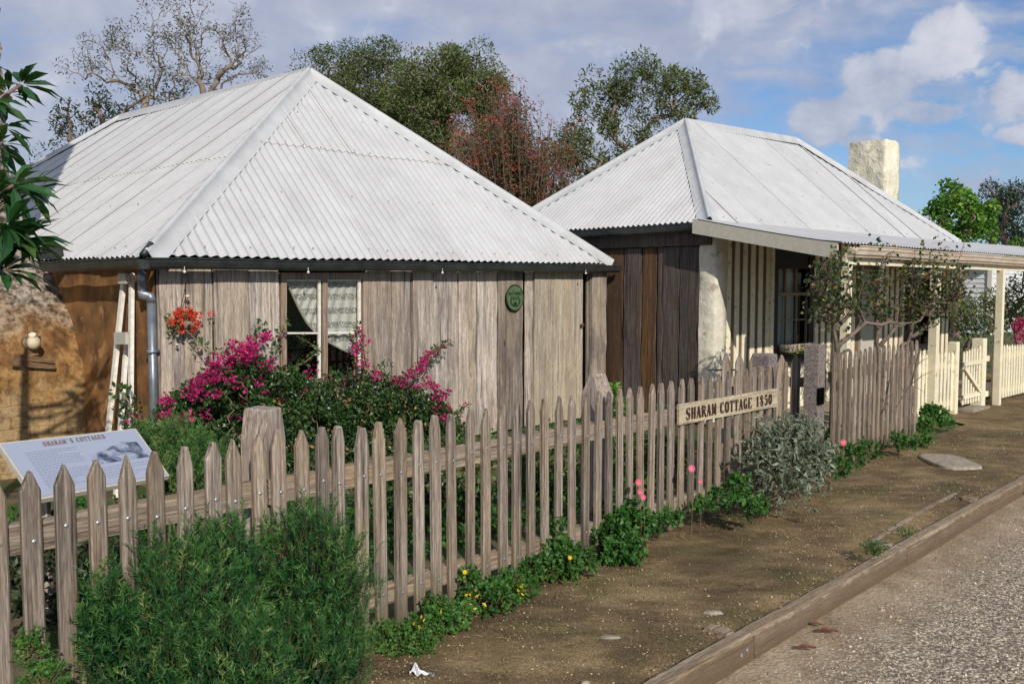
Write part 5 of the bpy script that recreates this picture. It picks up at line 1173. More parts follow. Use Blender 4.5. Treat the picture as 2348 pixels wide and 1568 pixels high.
tree('eucalyptus', 'dense rounded bright green eucalypt behind the red shrub', 'tree', V(*at(1050, 500, 38).to_2d(), -.2), at(1050, 300, 38).z+.2, big2, .33, M['l_gumg'], M['gumbark'], per=430, lsize=.16, T=LN, twigs=1, wig=.16, minr=.03, rnd0=.58)
big3 = crown([(1440, 165, 50, 28), (1510, 175, 50, 32), (1380, 205, 60, 28), (1340, 230, 40, 20), (1560, 200, 50, 35), (1450, 235, 70, 32), (1610, 225, 40, 28), (1650, 240, 25, 14), (1540, 250, 60, 32), (1330, 290, 40, 45), (1310, 350, 35, 40), (1600, 265, 40, 18), (1370, 280, 50, 30), (1400, 380, 60, 30), (1440, 335, 50, 22), (1340, 400, 50, 30), (1490, 290, 50, 25), (1280, 330, 35, 50)], 40, 2.0, .55, 3)
tree('eucalyptus', 'open grey-green eucalypt with pale branches left of the right roof peak', 'tree', V(*at(1470, 520, 40).to_2d(), -.2), at(1455, 395, 40).z+.2, big3, .24, M['l_gumg'], M['gumbark'], per=190, lsize=.2, T=LN, twigs=2, wig=.14, minr=.02, radial=True, rnd0=.45)
# upright red-flowering shrub: many thin stems
rs = empty('red_blossom_tree', V(*at(1200, 560, 26).to_2d(), -.2), 'thin-stemmed tree with dull red blossom between the two roofs', 'tree')
tb = MB(); lb = MB(); rb = MB(); b0 = rs.location.copy()
for i in range(300):
    tx = random.triangular(985, 1335, 1165 if i % 3 else 1230); ty = 160+abs(tx-1170)*random.uniform(.35, 1.5)+random.uniform(0, 170)
    if 1200 < tx < 1290 and i % 4: ty += 60
    e_ = at(tx, ty, 26+random.uniform(-1.2, 1.6)); st_ = b0+V(random.uniform(-.5, .5), random.uniform(-.4, .4), .8); path = []
    for k in range(9):
        t = k/8; p = st_.lerp(e_, t); p.x = st_.x+(e_.x-st_.x)*t**.75+random.uniform(-.03, .03); path.append(p)
    tb.tube(path, list(np.linspace(.028, .007, 9)), 3, cap=False)
    for k in range(3, 9):
        p, q = path[k-1], path[k]
        if random.random() < .8: foliage(lb, [(p.lerp(q, random.random()), .26)], 17, LN, .13, rnd0=.5)
        if random.random() < (.75 if k >= 6 else .3): foliage(rb, [(q+V(random.uniform(-.1, .1), 0, random.uniform(-.1, .1)), .14)], 16, LN, .085, rnd0=.45)
tb.build('stems', M['bark'], rs); lb.build('leaves', M['l_bronze'], rs); rb.build('blossom', M['l_red'], rs)
# bright tree, dark trees, shrubs at the right
br = crown([(2190, 452, 50, 20), (2150, 480, 40, 22), (2240, 480, 38, 25), (2190, 490, 60, 30), (2170, 530, 55, 30), (2240, 525, 42, 28), (2130, 510, 22, 16), (2270, 545, 25, 18), (2270, 510, 20, 16)], 30, 5, .36, 2)
tree('pittosporum_tree', 'rounded bright yellow-green tree beyond the right roof end', 'tree', V(*at(2195, 700, 30).to_2d(), -.2), at(2195, 570, 30).z+.2, br, .18, M['l_bright'], M['bark'], per=150, lsize=.13, T=LR, wig=.12, rnd0=.5)
dk1 = crown([(2318, 440, 24, 24), (2322, 480, 30, 30), (2325, 530, 34, 40), (2325, 580, 34, 30)], 36, 6, .5, 1.6)
tree('dark_evergreen', 'dark dense evergreen touching the right edge above the verandah', 'tree', V(*at(2322, 720, 36).to_2d(), -.2), at(2322, 640, 36).z+.2, dk1, .2, M['l_dark'], M['bark'], per=220, lsize=.14, T=LN, wig=.1, rnd0=.45)
dk2 = crown([(2268, 430, 16, 14), (2265, 455, 18, 18), (2290, 520, 25, 40)], 38, 6, .45, 1.2)
tree('dark_evergreen', 'narrower dark evergreen directly behind the bright green tree', 'tree', V(*at(2275, 720, 38).to_2d(), -.2), at(2275, 600, 38).z+.2, dk2, .15, M['l_dark'], M['bark'], per=200, lsize=.14, T=LN, wig=.1, rnd0=.5)
ys = crown([(2335, 555, 22, 22), (2345, 600, 30, 30), (2320, 590, 16, 20)], 24, 9, .26, 1)
tree('garden_shrub', 'yellow-tinged loose shrub above the verandah gutter at the right edge', 'shrub', V(*at(2340, 760, 24).to_2d(), -.1), .8, ys, .06, M['l_bright'], M['bark'], per=60, lsize=.10, T=LT, rnd0=.6)
for (bl_, Y, lab, rn, m) in (([(2240, 700, 60, 30), (2200, 715, 40, 40), (2300, 715, 50, 40), (2250, 740, 60, 30)], 21, 'dark fern-like shrub under the verandah end before the white house', .6, 'l_gumg'), ([(2215, 775, 28, 25), (2240, 780, 30, 18)], 17.5, 'low soft green bush just behind the little cream gate', .75, 'l_weed'),
                     ([(2330, 640, 30, 40), (2340, 700, 30, 50), (2325, 760, 30, 30)], 19, 'dark leafy shrub right of the last verandah post', .5, 'l_gumg')):
    cl = crown(bl_, Y, 13, .24, 1.2); last_shrub = tree('garden_shrub', lab, 'shrub', V(*at(bl_[0][0], 850, Y).to_2d(), -.05), .3, cl, .05, M[m], M['bark'], per=80, lsize=.10, T=LN, rnd0=rn)
mb = MB()
foliage(mb, [(at(2342+random.uniform(-12, 6), 755+random.uniform(-25, 30), 18.2), .09) for _ in range(9)], 18, LR, .06)
mb.build('flowers', M['f_mag'], last_shrub)
# low far hedge that closes the horizon
hg = MB(); foliage(hg, [(V(x, 95+random.uniform(-6, 6), random.uniform(.5, 2.6)), 1.6) for x in np.arange(-70, 110, .9)], 60, LT, .6, rnd0=.4)
tag(hg.build('far_scrub', M['l_dark']), 'dark scrub closing the view far behind the cottages', 'scrub', kind='stuff')
# white house beyond
hs = empty('white_house', at(2262, 700, 31)*1, 'white weatherboard house with pale blue-grey roof behind the shrubs at right', 'house'); hs.location.z = 0
HP = at(2270, 600, 31); HP.z = 0; hu = u2; hn = n2; zt_h = at(2270, 603, 31).z
mb = MB(); Lh = 9; Wh = 6; c0 = HP-hu*.0
for k in range(int(zt_h/.16)):
    z = .16*k
    for (a, b_, nn_) in ((c0, c0+hu*Lh, hn), (c0, c0+v2*Wh, -hu)):
        mb.add([a+Z*z+nn_*.03, b_+Z*z+nn_*.03, b_+Z*(z+.16)+nn_*.004, a+Z*(z+.16)+nn_*.004], [(0, 1, 2, 3)], .5)
mb.build('wall', M['weatherboard'], hs)
mb = MB(); za, zb_h = zt_h, at(2290, 553, 34).z; mb.add([c0+hn*.4-hu*.4+Z*za, c0+hu*(Lh+.4)+hn*.4+Z*za, c0+hu*(Lh-2)+v2*Wh/2+Z*zb_h, c0+hu*2+v2*Wh/2+Z*zb_h, c0-hu*.4+v2*(Wh+.4)+Z*za, c0+hu*(Lh+.4)+v2*(Wh+.4)+Z*za], [(0, 1, 2, 3), (0, 3, 4), (1, 5, 2), (4, 3, 2, 5)], .5); mb.build('roof', M['slate_roof'], hs)
mb = MB(); mb.bar(c0+hn*.03-hu*.0+Z*0, c0+hn*.03+Z*zt_h, .14, .14, hn); mb.build('corner_board', M['white_trim'], hs)

# ---- loquat branches at the left edge
lq = empty('loquat_tree', V(*at(-190, 1500, 5.2).to_2d(), 0), 'glossy long-leaved tree reaching in from the left edge before the chimney', 'tree')
tb = MB(); lb = MB(); b0 = lq.location.copy(); trunk = [b0, b0+Z*1.2, b0+V(.05, 0, 2.2), b0+V(.08, .05, 3.2)]; tb.tube(trunk, [.07, .06, .045, .03], 7)
for (px, py, Y, n, L) in ((48, 195, 5.2, 22, .20), (20, 215, 5.3, 14, .18), (10, 290, 5.1, 12, .2), (8, 330, 5.4, 14, .18), (30, 425, 5.0, 26, .21), (70, 440, 5.2, 16, .18), (75, 425, 5.3, 12, .15), (-5, 440, 5.0, 18, .22), (15, 520, 4.9, 24, .24), (35, 555, 5.0, 28, .26), (55, 545, 5.1, 16, .20), (-10, 560, 5.0, 20, .24), (5, 620, 5.0, 18, .24), (-30, 350, 5.1, 16, .22), (-35, 230, 5.1, 14, .22)):
    c = at(px, py, Y); s_ = b0+V(.04, 0, max(.8, min(3.1, c.z-.35))); tb.tube([s_, s_.lerp(c, .5)+V(0, 0, -.04), c], [.022, .015, .009], 5)
    ang = rng.uniform(0, 2*PI, n); el = rng.uniform(-.75, .75, n); x = np.stack([np.cos(ang)*np.cos(el), np.sin(ang)*np.cos(el)*.8, np.sin(el)], 1); x /= np.linalg.norm(x, axis=1)[:, None]
    # long bowed leaf in two joined halves
    tv = np.array([(0, 0, 0), (.3, -.11, .03), (.3, .11, .03), (.3, 0, -.005), (.65, -.12, -.01), (.65, .12, -.01), (.65, 0, -.05), (1, 0, -.20)], float)
    tf = np.array([(0, 3, 1, 1), (0, 2, 3, 3), (1, 3, 6, 4), (3, 2, 5, 6), (4, 6, 7, 7), (6, 5, 7, 7)])
    nd = np.zeros((n, 3)); nd[:, 2] = 1; nd += rng.normal(size=(n, 3))*.3; pos = np.array(c)[None]+x*.02
    yd = np.cross(nd, x); yd /= np.linalg.norm(yd, axis=1)[:, None]; zd = np.cross(x, yd); sz = L*rng.uniform(.6, 1.1, n)
    for i in range(n):
        vs = [Vector(pos[i]+sz[i]*(t[0]*x[i]+t[1]*yd[i]+t[2]*zd[i])) for t in tv]; r = min(1, max(0, .45+random.gauss(0, .22)))
        lb.add(vs, [(0, 3, 1), (0, 2, 3), (1, 3, 6, 4), (3, 2, 5, 6), (4, 6, 7), (6, 5, 7)], r)
tb.build('trunk', M['bark'], lq, smooth=True); lb.build('leaves', M['l_loquat'], lq, smooth=False)

# ---- needle sprigs for rosemary
def sprigs(mb, sm, pos, dirs, L, nn=26, nl=.024, rnd0=.45, stemr=.0009):
    n = len(pos)
    for i in range(n):
        d = dirs[i]; Li = L*random.uniform(.6, 1.3); k = int(nn*Li/L); t = np.linspace(.08, 1, k)
        bend = rng.normal(size=3)*.18; P = pos[i][None]+d[None]*(Li*t)[:, None]+bend[None]*(Li*t**2)[:, None]
        r = rng.normal(size=(k, 3)); r -= (r@d)[:, None]*d[None]; r /= np.linalg.norm(r, axis=1)[:, None]
        x = r*.8+d[None]*rng.uniform(.4, 1.0, k)[:, None]; x /= np.linalg.norm(x, axis=1)[:, None]
        b = rnd0+random.gauss(0, .19)+(.45 if random.random() < .025 else 0)
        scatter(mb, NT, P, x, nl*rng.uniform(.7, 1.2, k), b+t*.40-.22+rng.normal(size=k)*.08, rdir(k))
        if sm is not None:
            q = [Vector(pos[i]-d*L*.6), Vector(pos[i]+d*Li*.5+bend*Li*.25), Vector(pos[i]+d*Li+bend*Li)]; sm.tube(q, [stemr*1.6, stemr, stemr*.5], 3, cap=False)
def rosemary(name, label, lobes, nsp, L, parent_loc, mat, nl=.024, up=1.15, rnd0=.40, nn=26, cut=None, core=45):
    root = empty(name, parent_loc, label, 'shrub'); mb = MB(); sm = MB(); tot = sum(max(r)**2 for _, r in lobes)
    for c, r in lobes:
        n = int(nsp*max(r)**2/tot); d = rdir(n, .25); k = rng.uniform(.62, 1.05, n)*(1+.12*np.sin(d[:, 0]*9+d[:, 2]*7)); p = np.array(c)[None]+d*k[:, None]*np.array(r)[None]
        m = p[:, 2] > .01; p, d = p[m], d[m]; dd = d*.7+np.array([0, 0, up])[None]+rng.normal(size=d.shape)*.2; dd /= np.linalg.norm(dd, axis=1)[:, None]
        if cut is not None:
            m = np.array([cut(q) for q in p]); p, dd = p[m], dd[m]
        sprigs(mb, sm, p, dd, L, nn=nn, nl=nl, rnd0=rnd0)
    for c, r in lobes:
        for _ in range(5):
            e_ = Vector(c)+Vector(rdir(1, .5)[0]*np.array(r)*.7); b0 = V(c[0]+random.uniform(-.06, .06), c[1]+random.uniform(-.06, .06), 0); sm.tube([b0, b0.lerp(e_, .5)+V(random.uniform(-.03, .03), 0, .02), e_], [.012, .008, .004], 5)
    foliage(mb, [(Vector(c)+Vector(rdir(1)[0]*np.array(r)*random.uniform(.1, .62)), .08) for c, r in lobes for _ in range(core)], 45, LN, .045, rnd0=.08, var=.08)  # core leaves coloured near-black, painting in the shade inside the bush
    sm.build('stems', M['stem'], root); mb.build('needles', mat, root); return root
RS = 1.0
def lobe(px, py, Y, rx, rz, ry=None):
    rx, rz = rx*RS, rz*RS; ry = ry*RS if ry else None; c = at(px, py, Y); return ((c.x, c.y, c.z), (rx/FPX*Y, (ry or rx)/FPX*Y, rz/FPX*Y))
RS = .84
lobes = [lobe(700, 1365, 4.12, 170, 215, 130), (lobe(745, 1500, 4.05, 110, 150, 110)), lobe(675, 1560, 3.8, 180, 170, 130), lobe(425, 1420, 3.62, 190, 195, 120), lobe(350, 1540, 3.5, 185, 170, 115), lobe(500, 1560, 3.5, 190, 160, 115), lobe(520, 1320, 3.85, 90, 115, 80), lobe(260, 1450, 3.5, 70, 110, 70)]
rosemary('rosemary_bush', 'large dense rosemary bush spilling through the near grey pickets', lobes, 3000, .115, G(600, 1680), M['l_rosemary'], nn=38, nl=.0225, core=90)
RS = 1.0
lobes = [lobe(400, 1050, 5.6, 70, 65, 60), lobe(450, 1080, 5.5, 60, 60, 50), lobe(350, 1010, 5.7, 30, 22), lobe(430, 1120, 5.4, 70, 60, 50)]
rosemary('rosemary_shrub', 'small feathery light green shrub between information panel and creeper', lobes, 1100, .10, G(420, 1330), M['l_rosemary'], nn=24, nl=.022, rnd0=.6, core=25)

# ---- bougainvillea at the left cottage wall
bg_ = empty('bougainvillea', V(*wpos(720, .5).to_2d(), 0), 'magenta-flowering creeper bush spread below the lace curtained window', 'shrub')
def bw_(px, py, off): return wp(px, py, off)
lb = MB(); fb = MB(); tb = MB(); dbm = MB(); bl = []
prof = [(365, 940), (400, 905), (440, 880), (480, 850), (520, 830), (580, 810), (640, 840), (700, 850), (760, 855), (830, 845), (890, 860), (940, 880), (990, 900), (1040, 945), (1065, 1000)]
def ptop(x):
    for i in range(len(prof)-1):
        if x <= prof[i+1][0]: f = (x-prof[i][0])/(prof[i+1][0]-prof[i][0]); return prof[i][1]*(1-f)+prof[i+1][1]*f
    return 1000
for _ in range(1050):
    x = random.uniform(372, 1060); y0 = ptop(x)+12; y = random.uniform(y0, 1130 if 460 < x < 1000 else 1040)
    bl.append((bw_(x, y, random.uniform(.15, .75)*(1-.35*abs(x-700)/400)), .085))
foliage(lb, bl, 46, LT, .046, rnd0=.42, up=.1, shell=0.0, var=.2)
for _ in range(90):
    x = random.triangular(560, 1040, 900); y = random.uniform(ptop(x)+40, 1110); foliage(dbm, [(bw_(x, y, random.uniform(.4, .8)), .05)], 5, LT, .04)
def shoot(pts, off, leaves=True, flowers=0.0, r=.006):
    P = [bw_(x, y, o) for (x, y), o in zip(pts, np.linspace(off[0], off[1], len(pts)))]
    tb.tube(P, list(np.linspace(r, r*.35, len(P))), 5, cap=False)
    for i in range(len(P)-1):
        m = max(1, int((P[i+1]-P[i]).length/.03))
        for j in range(m):
            p = P[i].lerp(P[i+1], j/m)
            if leaves: foliage(lb, [(p, .035)], 4, LT, .05, rnd0=.5)
            if random.random() < flowers: foliage(fb, [(p, .035)], 9, LR, .028, rnd0=.5)
shoot([(600, 860), (545, 800), (500, 810), (470, 800), (430, 760), (405, 735)], (.45, .12), True, 0, .009)
shoot([(560, 830), (575, 780), (595, 755), (610, 740)], (.4, .25), True, .25)
shoot([(620, 850), (630, 800), (640, 770), (660, 730)], (.4, .2), True, .12)
shoot([(655, 850), (700, 830), (735, 800), (680, 770)], (.35, .15), True, 0)
shoot([(840, 860), (830, 810), (825, 770), (820, 735)], (.5, .3), True, .7)
shoot([(812, 860), (815, 820), (812, 780), (815, 745)], (.5, .3), True, .35)
shoot([(905, 870), (950, 860), (985, 820), (1010, 795), (1035, 785)], (.5, .25), True, .55)
shoot([(930, 900), (990, 880), (1020, 940), (1050, 970), (1070, 1020), (1072, 1070)], (.5, .35), True, .55)
shoot([(420, 930), (405, 900), (395, 885)], (.4, .25), True, .1)
shoot([(1000, 960), (1050, 950), (1075, 925)], (.4, .3), True, .15)
shoot([(860, 850), (880, 835), (893, 825)], (.4, .3), True, .1)
flw = [(545, 805, 30), (520, 835, 28), (570, 825, 30), (590, 800, 22), (490, 790+45, 20), (600, 780, 20), (580, 755+30, 14), (500, 860, 22), (475, 870, 20), (450, 885, 22), (430, 905, 16), (380, 920, 16), (375, 950, 14), (400, 965, 14), (385, 985, 10), (500, 895, 16), (530, 870, 20), (560, 880, 14), (455, 905, 18), (560, 930, 10), (620, 830, 14), (640, 855, 10), (700, 860, 12), (725, 850, 8), (745, 870, 8), (820, 800, 14), (830, 830, 14), (815, 860, 12), (835, 780, 10), (870, 865, 14), (900, 880, 14), (935, 870, 20), (955, 850, 22), (975, 830, 18), (990, 815, 12), (985, 880, 14), (1010, 895, 20), (1005, 920, 18), (1000, 945, 14), (1025, 960, 14), (1045, 985, 12), (950, 890, 14), (1030, 940, 10), (540, 960, 10), (650, 920, 8), (590, 870, 12), (605, 905, 8), (690, 890, 8), (780, 880, 7), (545, 990, 9), (520, 1010, 7), (465, 940, 8), (425, 950, 12), (480, 960, 6), (1060, 1010, 9), (320, 960, 0)]
for (x, y, r) in flw:
    if r: 
        n = max(1, int(r*r/85)); foliage(fb, [(bw_(x+random.uniform(-r, r)*.7, y+random.uniform(-r, r)*.6, random.uniform(.42, .78)), .04) for _ in range(n)], 20, LR, .031, rnd0=.45)
for _ in range(26):
    x = random.uniform(480, 1000); y = random.uniform(900, 1100); a = bw_(x, y, .6); p = [a]
    for k in range(4): p.append(p[-1]+u1*random.uniform(-.08, .08)+Z*random.uniform(-.04, .09)+n1_*random.uniform(-.02, .03))
    tb.tube(p, .004, 4, cap=False)
for _ in range(10):
    x = random.uniform(560, 960); a = bw_(x, 990, .4); b0 = V(*(bg_.location+u1*random.uniform(-.5, .5)).to_2d(), 0); tb.tube([b0, b0.lerp(a, .5)+n1_*.05, a], [.014, .010, .006], 5)
lb.build('leaves', M['l_boug'], bg_); fb.build('bracts', M['f_mag'], bg_); tb.build('stems', M['twig'], bg_); dbm.build('dry_leaves', M['l_dry'], bg_)
# spray climbing the leaning frame
mb = MB(); tb = MB(); root = empty('creeper_spray', sp(305, 985, .3), 'thin leafy creeper spray with two magenta flowers against the leaning frame', 'creeper')
P = [sp(320, 990, .25), sp(308, 960, .3), sp(300, 930, .32), sp(285, 905, .34), sp(275, 898, .34)]; tb.tube(P, .006, 5)
for p in P+[sp(295, 965, .3), sp(315, 955, .3), sp(290, 940, .3), sp(330, 975, .25)]: foliage(mb, [(p, .07)], 24, LT, .05, rnd0=.45)
mb.build('leaves', M['l_boug'], root); tb.build('stems', M['twig'], root); mb = MB(); foliage(mb, [(sp(298, 962, .34), .03), (sp(318, 955, .34), .03), (sp(320, 985, .3), .03)], 14, LR, .03); mb.build('bracts', M['f_mag'], root)

# hanging basket with red flowers
hk = wp(427, 617, .10); hb0 = empty('hanging_basket', wp(430, 735, .12), 'hanging basket of orange-red flowers on a cord at the slab wall', 'hanging basket')
mb = MB(); c = wp(430, 740, .13)
mb.tube([hk, wp(425, 665, .12)], .004, 4); 
for (x, y) in ((412, 712), (436, 712), (425, 705)): mb.tube([wp(425, 665, .12), wp(x, y, .13)], .003, 4)
mb.build('cord', M['ink'], hb0)
for (x, y, r) in ((429, 679, .024), (407, 770, .014), (406, 790, .016)):
    mb = MB(); q = wp(x, y, .11); mb.lathe(q-Z*r*.6, [(r*.4, 0), (r, r*.4), (r*.95, r*.9), (r*.4, r*1.2)], Z, 10); mb.build('bead', M['clay'], hb0, smooth=True)
mb = MB(); mb.tube([wp(407, 750, .11), wp(406, 792, .11)], .0025, 4); mb.build('bead_cord', M['ink'], hb0)
mb = MB(); mb.lathe(c-Z*.06, [(.03, 0), (.07, .02), (.085, .07), (.08, .075)], Z, 14); mb.build('pot', M['bark'], hb0, smooth=True)
mb = MB(); bb_ = []
for _ in range(34): bb_.append((wp(random.gauss(430, 19), random.gauss(728, 14), random.uniform(.12, .24)), .020))
foliage(mb, bb_, 30, LR, .020, rnd0=.5, out=1.0, up=0.1, shell=.6); mb.build('flowers', M['f_red'], hb0)
mb = MB(); foliage(mb, [(wp(402, 735, .13), .07), (wp(400, 755, .12), .06), (wp(415, 745, .13), .06)], 40, LN, .05, rnd0=.4); mb.build('leaves', M['l_gumg'], hb0)

# ---- climbing roses by the verandah
def rose(base_px, label, Yo, blobs, trunks, n=1.0):
    b0 = at(trunks[0][0][0], trunks[0][0][1], Yo+trunks[0][0][2]); b0 = V(b0.x, b0.y, 0); root = empty('climbing_rose', b0, label, 'rose'); tb = MB(); lb = MB(); ends = []
    for pts in trunks:
        P0_ = [at(x, y, Yo+o) for (x, y, o) in pts]; P = [P0_[0]]
        for q_ in P0_[1:]: P += [P[-1].lerp(q_, .5)+V(random.uniform(-.04, .04), 0, random.uniform(-.05, .05)), q_]
        rr = list(np.linspace(.030, .010, len(P))); tb.tube(P, rr, 7); ends += P[1:]
    P0 = [b0, at(trunks[0][0][0], trunks[0][0][1], Yo)]; tb.tube([b0, at(*trunks[0][0][:2], Yo+trunks[0][0][2])], [.05, .045], 7)
    for (px, py, rx, ry) in blobs:
        k = max(3, int(rx*ry/40*n))
        for _ in range(k):
            c = at(random.gauss(px, rx*.85), random.gauss(py, ry*.78), Yo+random.uniform(-.3, .35)); foliage(lb, [(c, .07)], 6, LR, .050, rnd0=.42, var=.32)
            if random.random() < .5:
                q = min(ends, key=lambda e: (e-c).length+random.uniform(0, .3)); mid_ = q.lerp(c, .5)+V(random.uniform(-.1, .1), 0, random.uniform(-.02, .1)); tb.tube([q, mid_, c], [.008, .006, .003], 4, cap=False)
    tb.build('stems', M['rosebark'], root, smooth=True); lb.build('leaves', M['l_rose'], root)
YR = 9.35
rose((1914, 1130-30), 'gnarled climbing rose nearest the cottage corner by the speckled gatepost', YR, [(1905, 640, 28, 45), (1925, 690, 38, 40), (1880, 660, 25, 35), (1920, 590, 14, 22), (1945, 640, 20, 30), (1900, 700, 30, 30)],
     [[(1915, 830, 0), (1918, 790, 0), (1912, 755, 0), (1905, 735, 0)], [(1918, 800, 0), (1950, 770, .1), (1985, 740, .15), (2040, 738, .2), (2090, 740, .3)], [(1912, 755, 0), (1935, 735, .05), (1955, 715, .05)], [(1905, 740, 0), (1890, 720, 0), (1868, 690, -.05)]])
rose((2015, 1070), 'middle climbing rose with a horizontal limb in front of the verandah door', YR+1.15, [(2012, 620, 22, 40), (2030, 575, 14, 22), (2005, 680, 28, 40), (2025, 700, 25, 30), (2012, 560, 8, 10)],
     [[(2012, 830, 0), (2010, 790, 0), (2013, 750, 0), (2010, 700, 0), (2018, 640, 0), (2020, 590, 0)], [(2012, 800, 0), (2040, 770, .1), (2075, 745, .2)]])
rose((2085, 1035), 'fullest climbing rose hanging over the middle verandah post', YR+1.75, [(2100, 660, 30, 40), (2085, 610, 18, 25), (2140, 640, 40, 45), (2180, 640, 38, 40), (2150, 700, 45, 30), (2100, 710, 30, 28), (2195, 690, 22, 25), (2110, 590, 14, 18)],
     [[(2050, 830, 0), (2070, 790, 0), (2090, 760, 0), (2110, 735, 0), (2130, 700, 0)], [(2085, 770, 0), (2110, 760, .1), (2160, 720, .2), (2190, 690, .2)], [(2090, 760, 0), (2095, 700, 0), (2090, 640, 0)]], 1.1)
# bare cane hanging over the fence
mb = MB(); P = [at(x, y, 9.3) for x, y in ((2110, 800), (2100, 840), (2090, 880), (2070, 910), (2055, 935), (2043, 945), (2040, 935))]; mb.tube(P, [.010, .010, .009, .008, .006, .005, .003], 5)
for a, b_ in (((2090, 880), (2140, 850)), ((2100, 840), (2130, 820)), ((2075, 905), (2060, 880)), ((2085, 885), (2120, 900)), ((2070, 910), (2100, 930)), ((2100, 840), (2020, 835))): mb.tube([at(*a, 9.3), at((a[0]+b_[0])/2, (a[1]+b_[1])/2-4, 9.28), at(*b_, 9.25)], [.006, .004, .002], 4)
tag(mb.build('bare_cane', M['rosebark'], base=G(2106, 1003)), 'bare drooping rose cane over the end of the middle fence', 'branch')

# ---- silver bush in front of the fence
def leafy(name, label, cat, lobes, n, T, size, mat, base, up=.6, rnd0=.45, stemm=None, per=12, group=None, sprL=.12, kind=None, flowers=None):
    root = empty(name, base, label, cat, group); lb = MB(); tb = MB(); tot = sum(max(r)**2 for _, r in lobes)
    for c, r in lobes:
        m = max(3, int(n*max(r)**2/tot)); d = rdir(m, .2); k = rng.uniform(.3, 1.0, m)**.5; P = np.array(c)[None]+d*k[:, None]*np.array(r)[None]
        for i in range(m):
            if P[i][2] < .005: P[i][2] = random.uniform(.01, .05)
            dd = d[i]*.8+np.array([0, 0, up])+rng.normal(size=3)*.35; dd /= np.linalg.norm(dd); q = int(per*random.uniform(.7, 1.3)); t = np.linspace(.1, 1, q)
            pp = P[i][None]+dd[None]*(sprL*t)[:, None]; x = rdir(q)+dd[None]*.5; x /= np.linalg.norm(x, axis=1)[:, None]
            scatter(lb, T, pp, x, size*rng.uniform(.6, 1.2, q), rnd0+random.gauss(0, .2)+rng.normal(size=q)*.16)
            tb.tube([Vector(P[i]-dd*sprL*.5), Vector(pp[-1])], [.0025, .001], 3, cap=False)
    lb.build('leaves', mat, root); tb.build('stems', stemm or M['stem'], root); return root
RS = .88
lob = [lobe(1800, 1060, 6.85, 62, 55, 50), lobe(1755, 1090, 6.75, 36, 44, 30), lobe(1858, 1070, 6.85, 34, 44, 32), lobe(1775, 1005, 6.95, 28, 26, 24), lobe(1835, 1010, 6.95, 26, 30, 24), lobe(1820, 1125, 6.6, 34, 22)]
RS = 1.0
leafy('silver_bush', 'silvery grey leafy bush before the gap of the open gate', 'shrub', lob, 430, LN, .058, M['l_sage'], G(1805, 1160), stemm=M['twig'], per=13, sprL=.16)
# ---- plants along the fence foot
def plant(name, label, lob, n, size, T=LR, mat='l_weed', rnd0=.45, up=.5, per=9, group='green plants along the fence foot', L=.07):
    c = lob[0][0]; lob = [(a_, tuple(q*.70 for q in r_)) for a_, r_ in lob]; n = int(n*.8); size = size*.78; L = L*.8; return leafy(name, label, 'plant', lob, n, T, size, M[mat], V(c[0], c[1], 0), up=up, rnd0=rnd0, per=per, group=group, sprL=L)
plant('geranium_clump', 'largest dark green broad-leaved clump at the fence foot, mid-fence', [lobe(1410, 1235, 5.9, 70, 65, 60), lobe(1450, 1200, 6.0, 60, 40, 40), lobe(1370, 1200, 6.0, 30, 40), lobe(1430, 1270, 5.75, 60, 35, 50)], 330, .055, rnd0=.45)
plant('weed_clump', 'trailing green weeds left of the largest clump with one yellow flower', [lobe(1290, 1290, 5.45, 80, 50, 60), lobe(1240, 1310, 5.35, 60, 35, 50), lobe(1330, 1290, 5.4, 50, 30, 40), lobe(1270, 1220, 5.6, 25, 50, 20)], 300, .042, rnd0=.5)
plant('weed_clump', 'low green weeds with yellowed leaves near the fourth picket right of the rosemary', [lobe(1120, 1380, 4.85, 90, 35, 60), lobe(1180, 1345, 5.05, 70, 30, 50), lobe(1080, 1350, 4.95, 30, 60, 25)], 280, .036, rnd0=.5)
plant('weed_clump', 'feathery light green clump at the right foot of the rosemary', [lobe(930, 1480, 4.35, 75, 40, 55), lobe(970, 1450, 4.5, 60, 30, 50), lobe(880, 1460, 4.4, 40, 30, 40)], 330, .022, rnd0=.6, per=14)
plant('weed_clump', 'narrow green sprawl between the lime clumps below the grey pickets', [lobe(1030, 1415, 4.6, 60, 30, 45), lobe(1000, 1400, 4.65, 40, 25, 30)], 130, .035, rnd0=.6)
plant('geranium_clump', 'green plants at the left foot of the silver bush', [lobe(1650, 1150, 6.5, 40, 20, 30), lobe(1690, 1120, 6.6, 28, 40, 25), lobe(1730, 1165, 6.35, 40, 18, 30)], 130, .05)
plant('geranium_clump', 'small green plant at the fence foot directly under the name board', [lobe(1530, 1195, 6.2, 40, 20, 30), lobe(1610, 1165, 6.4, 30, 14, 25)], 70, .045, rnd0=.4)
plant('daisy_clump', 'green clump with two pink daisies right of the silver bush', [lobe(1950, 1050, 7.7, 50, 38, 40), lobe(1990, 1035, 8.0, 35, 25, 30), lobe(1920, 1070, 7.4, 30, 25, 25)], 200, .04)
plant('weed_clump', 'bushy green plant at the foot of the cream fence left of its gate', [lobe(2140, 955, 10.9, 38, 28, 30), lobe(2120, 975, 10.6, 25, 20), lobe(2165, 970, 11.0, 22, 14), lobe(2115, 1010, 9.9, 22, 14)], 260, .055, rnd0=.55)
plant('weed_clump', 'low green plant at the right end of the middle grey fence', [lobe(2060, 1010, 9.4, 20, 22), lobe(2085, 1020, 9.2, 22, 12)], 60, .05, rnd0=.45)
plant('weed_clump', 'light green ferny weed at the foot of the leftmost pickets', [lobe(70, 1500, 3.35, 45, 50, 20), lobe(100, 1560, 3.3, 50, 40, 25)], 90, .022, rnd0=.75, per=14)
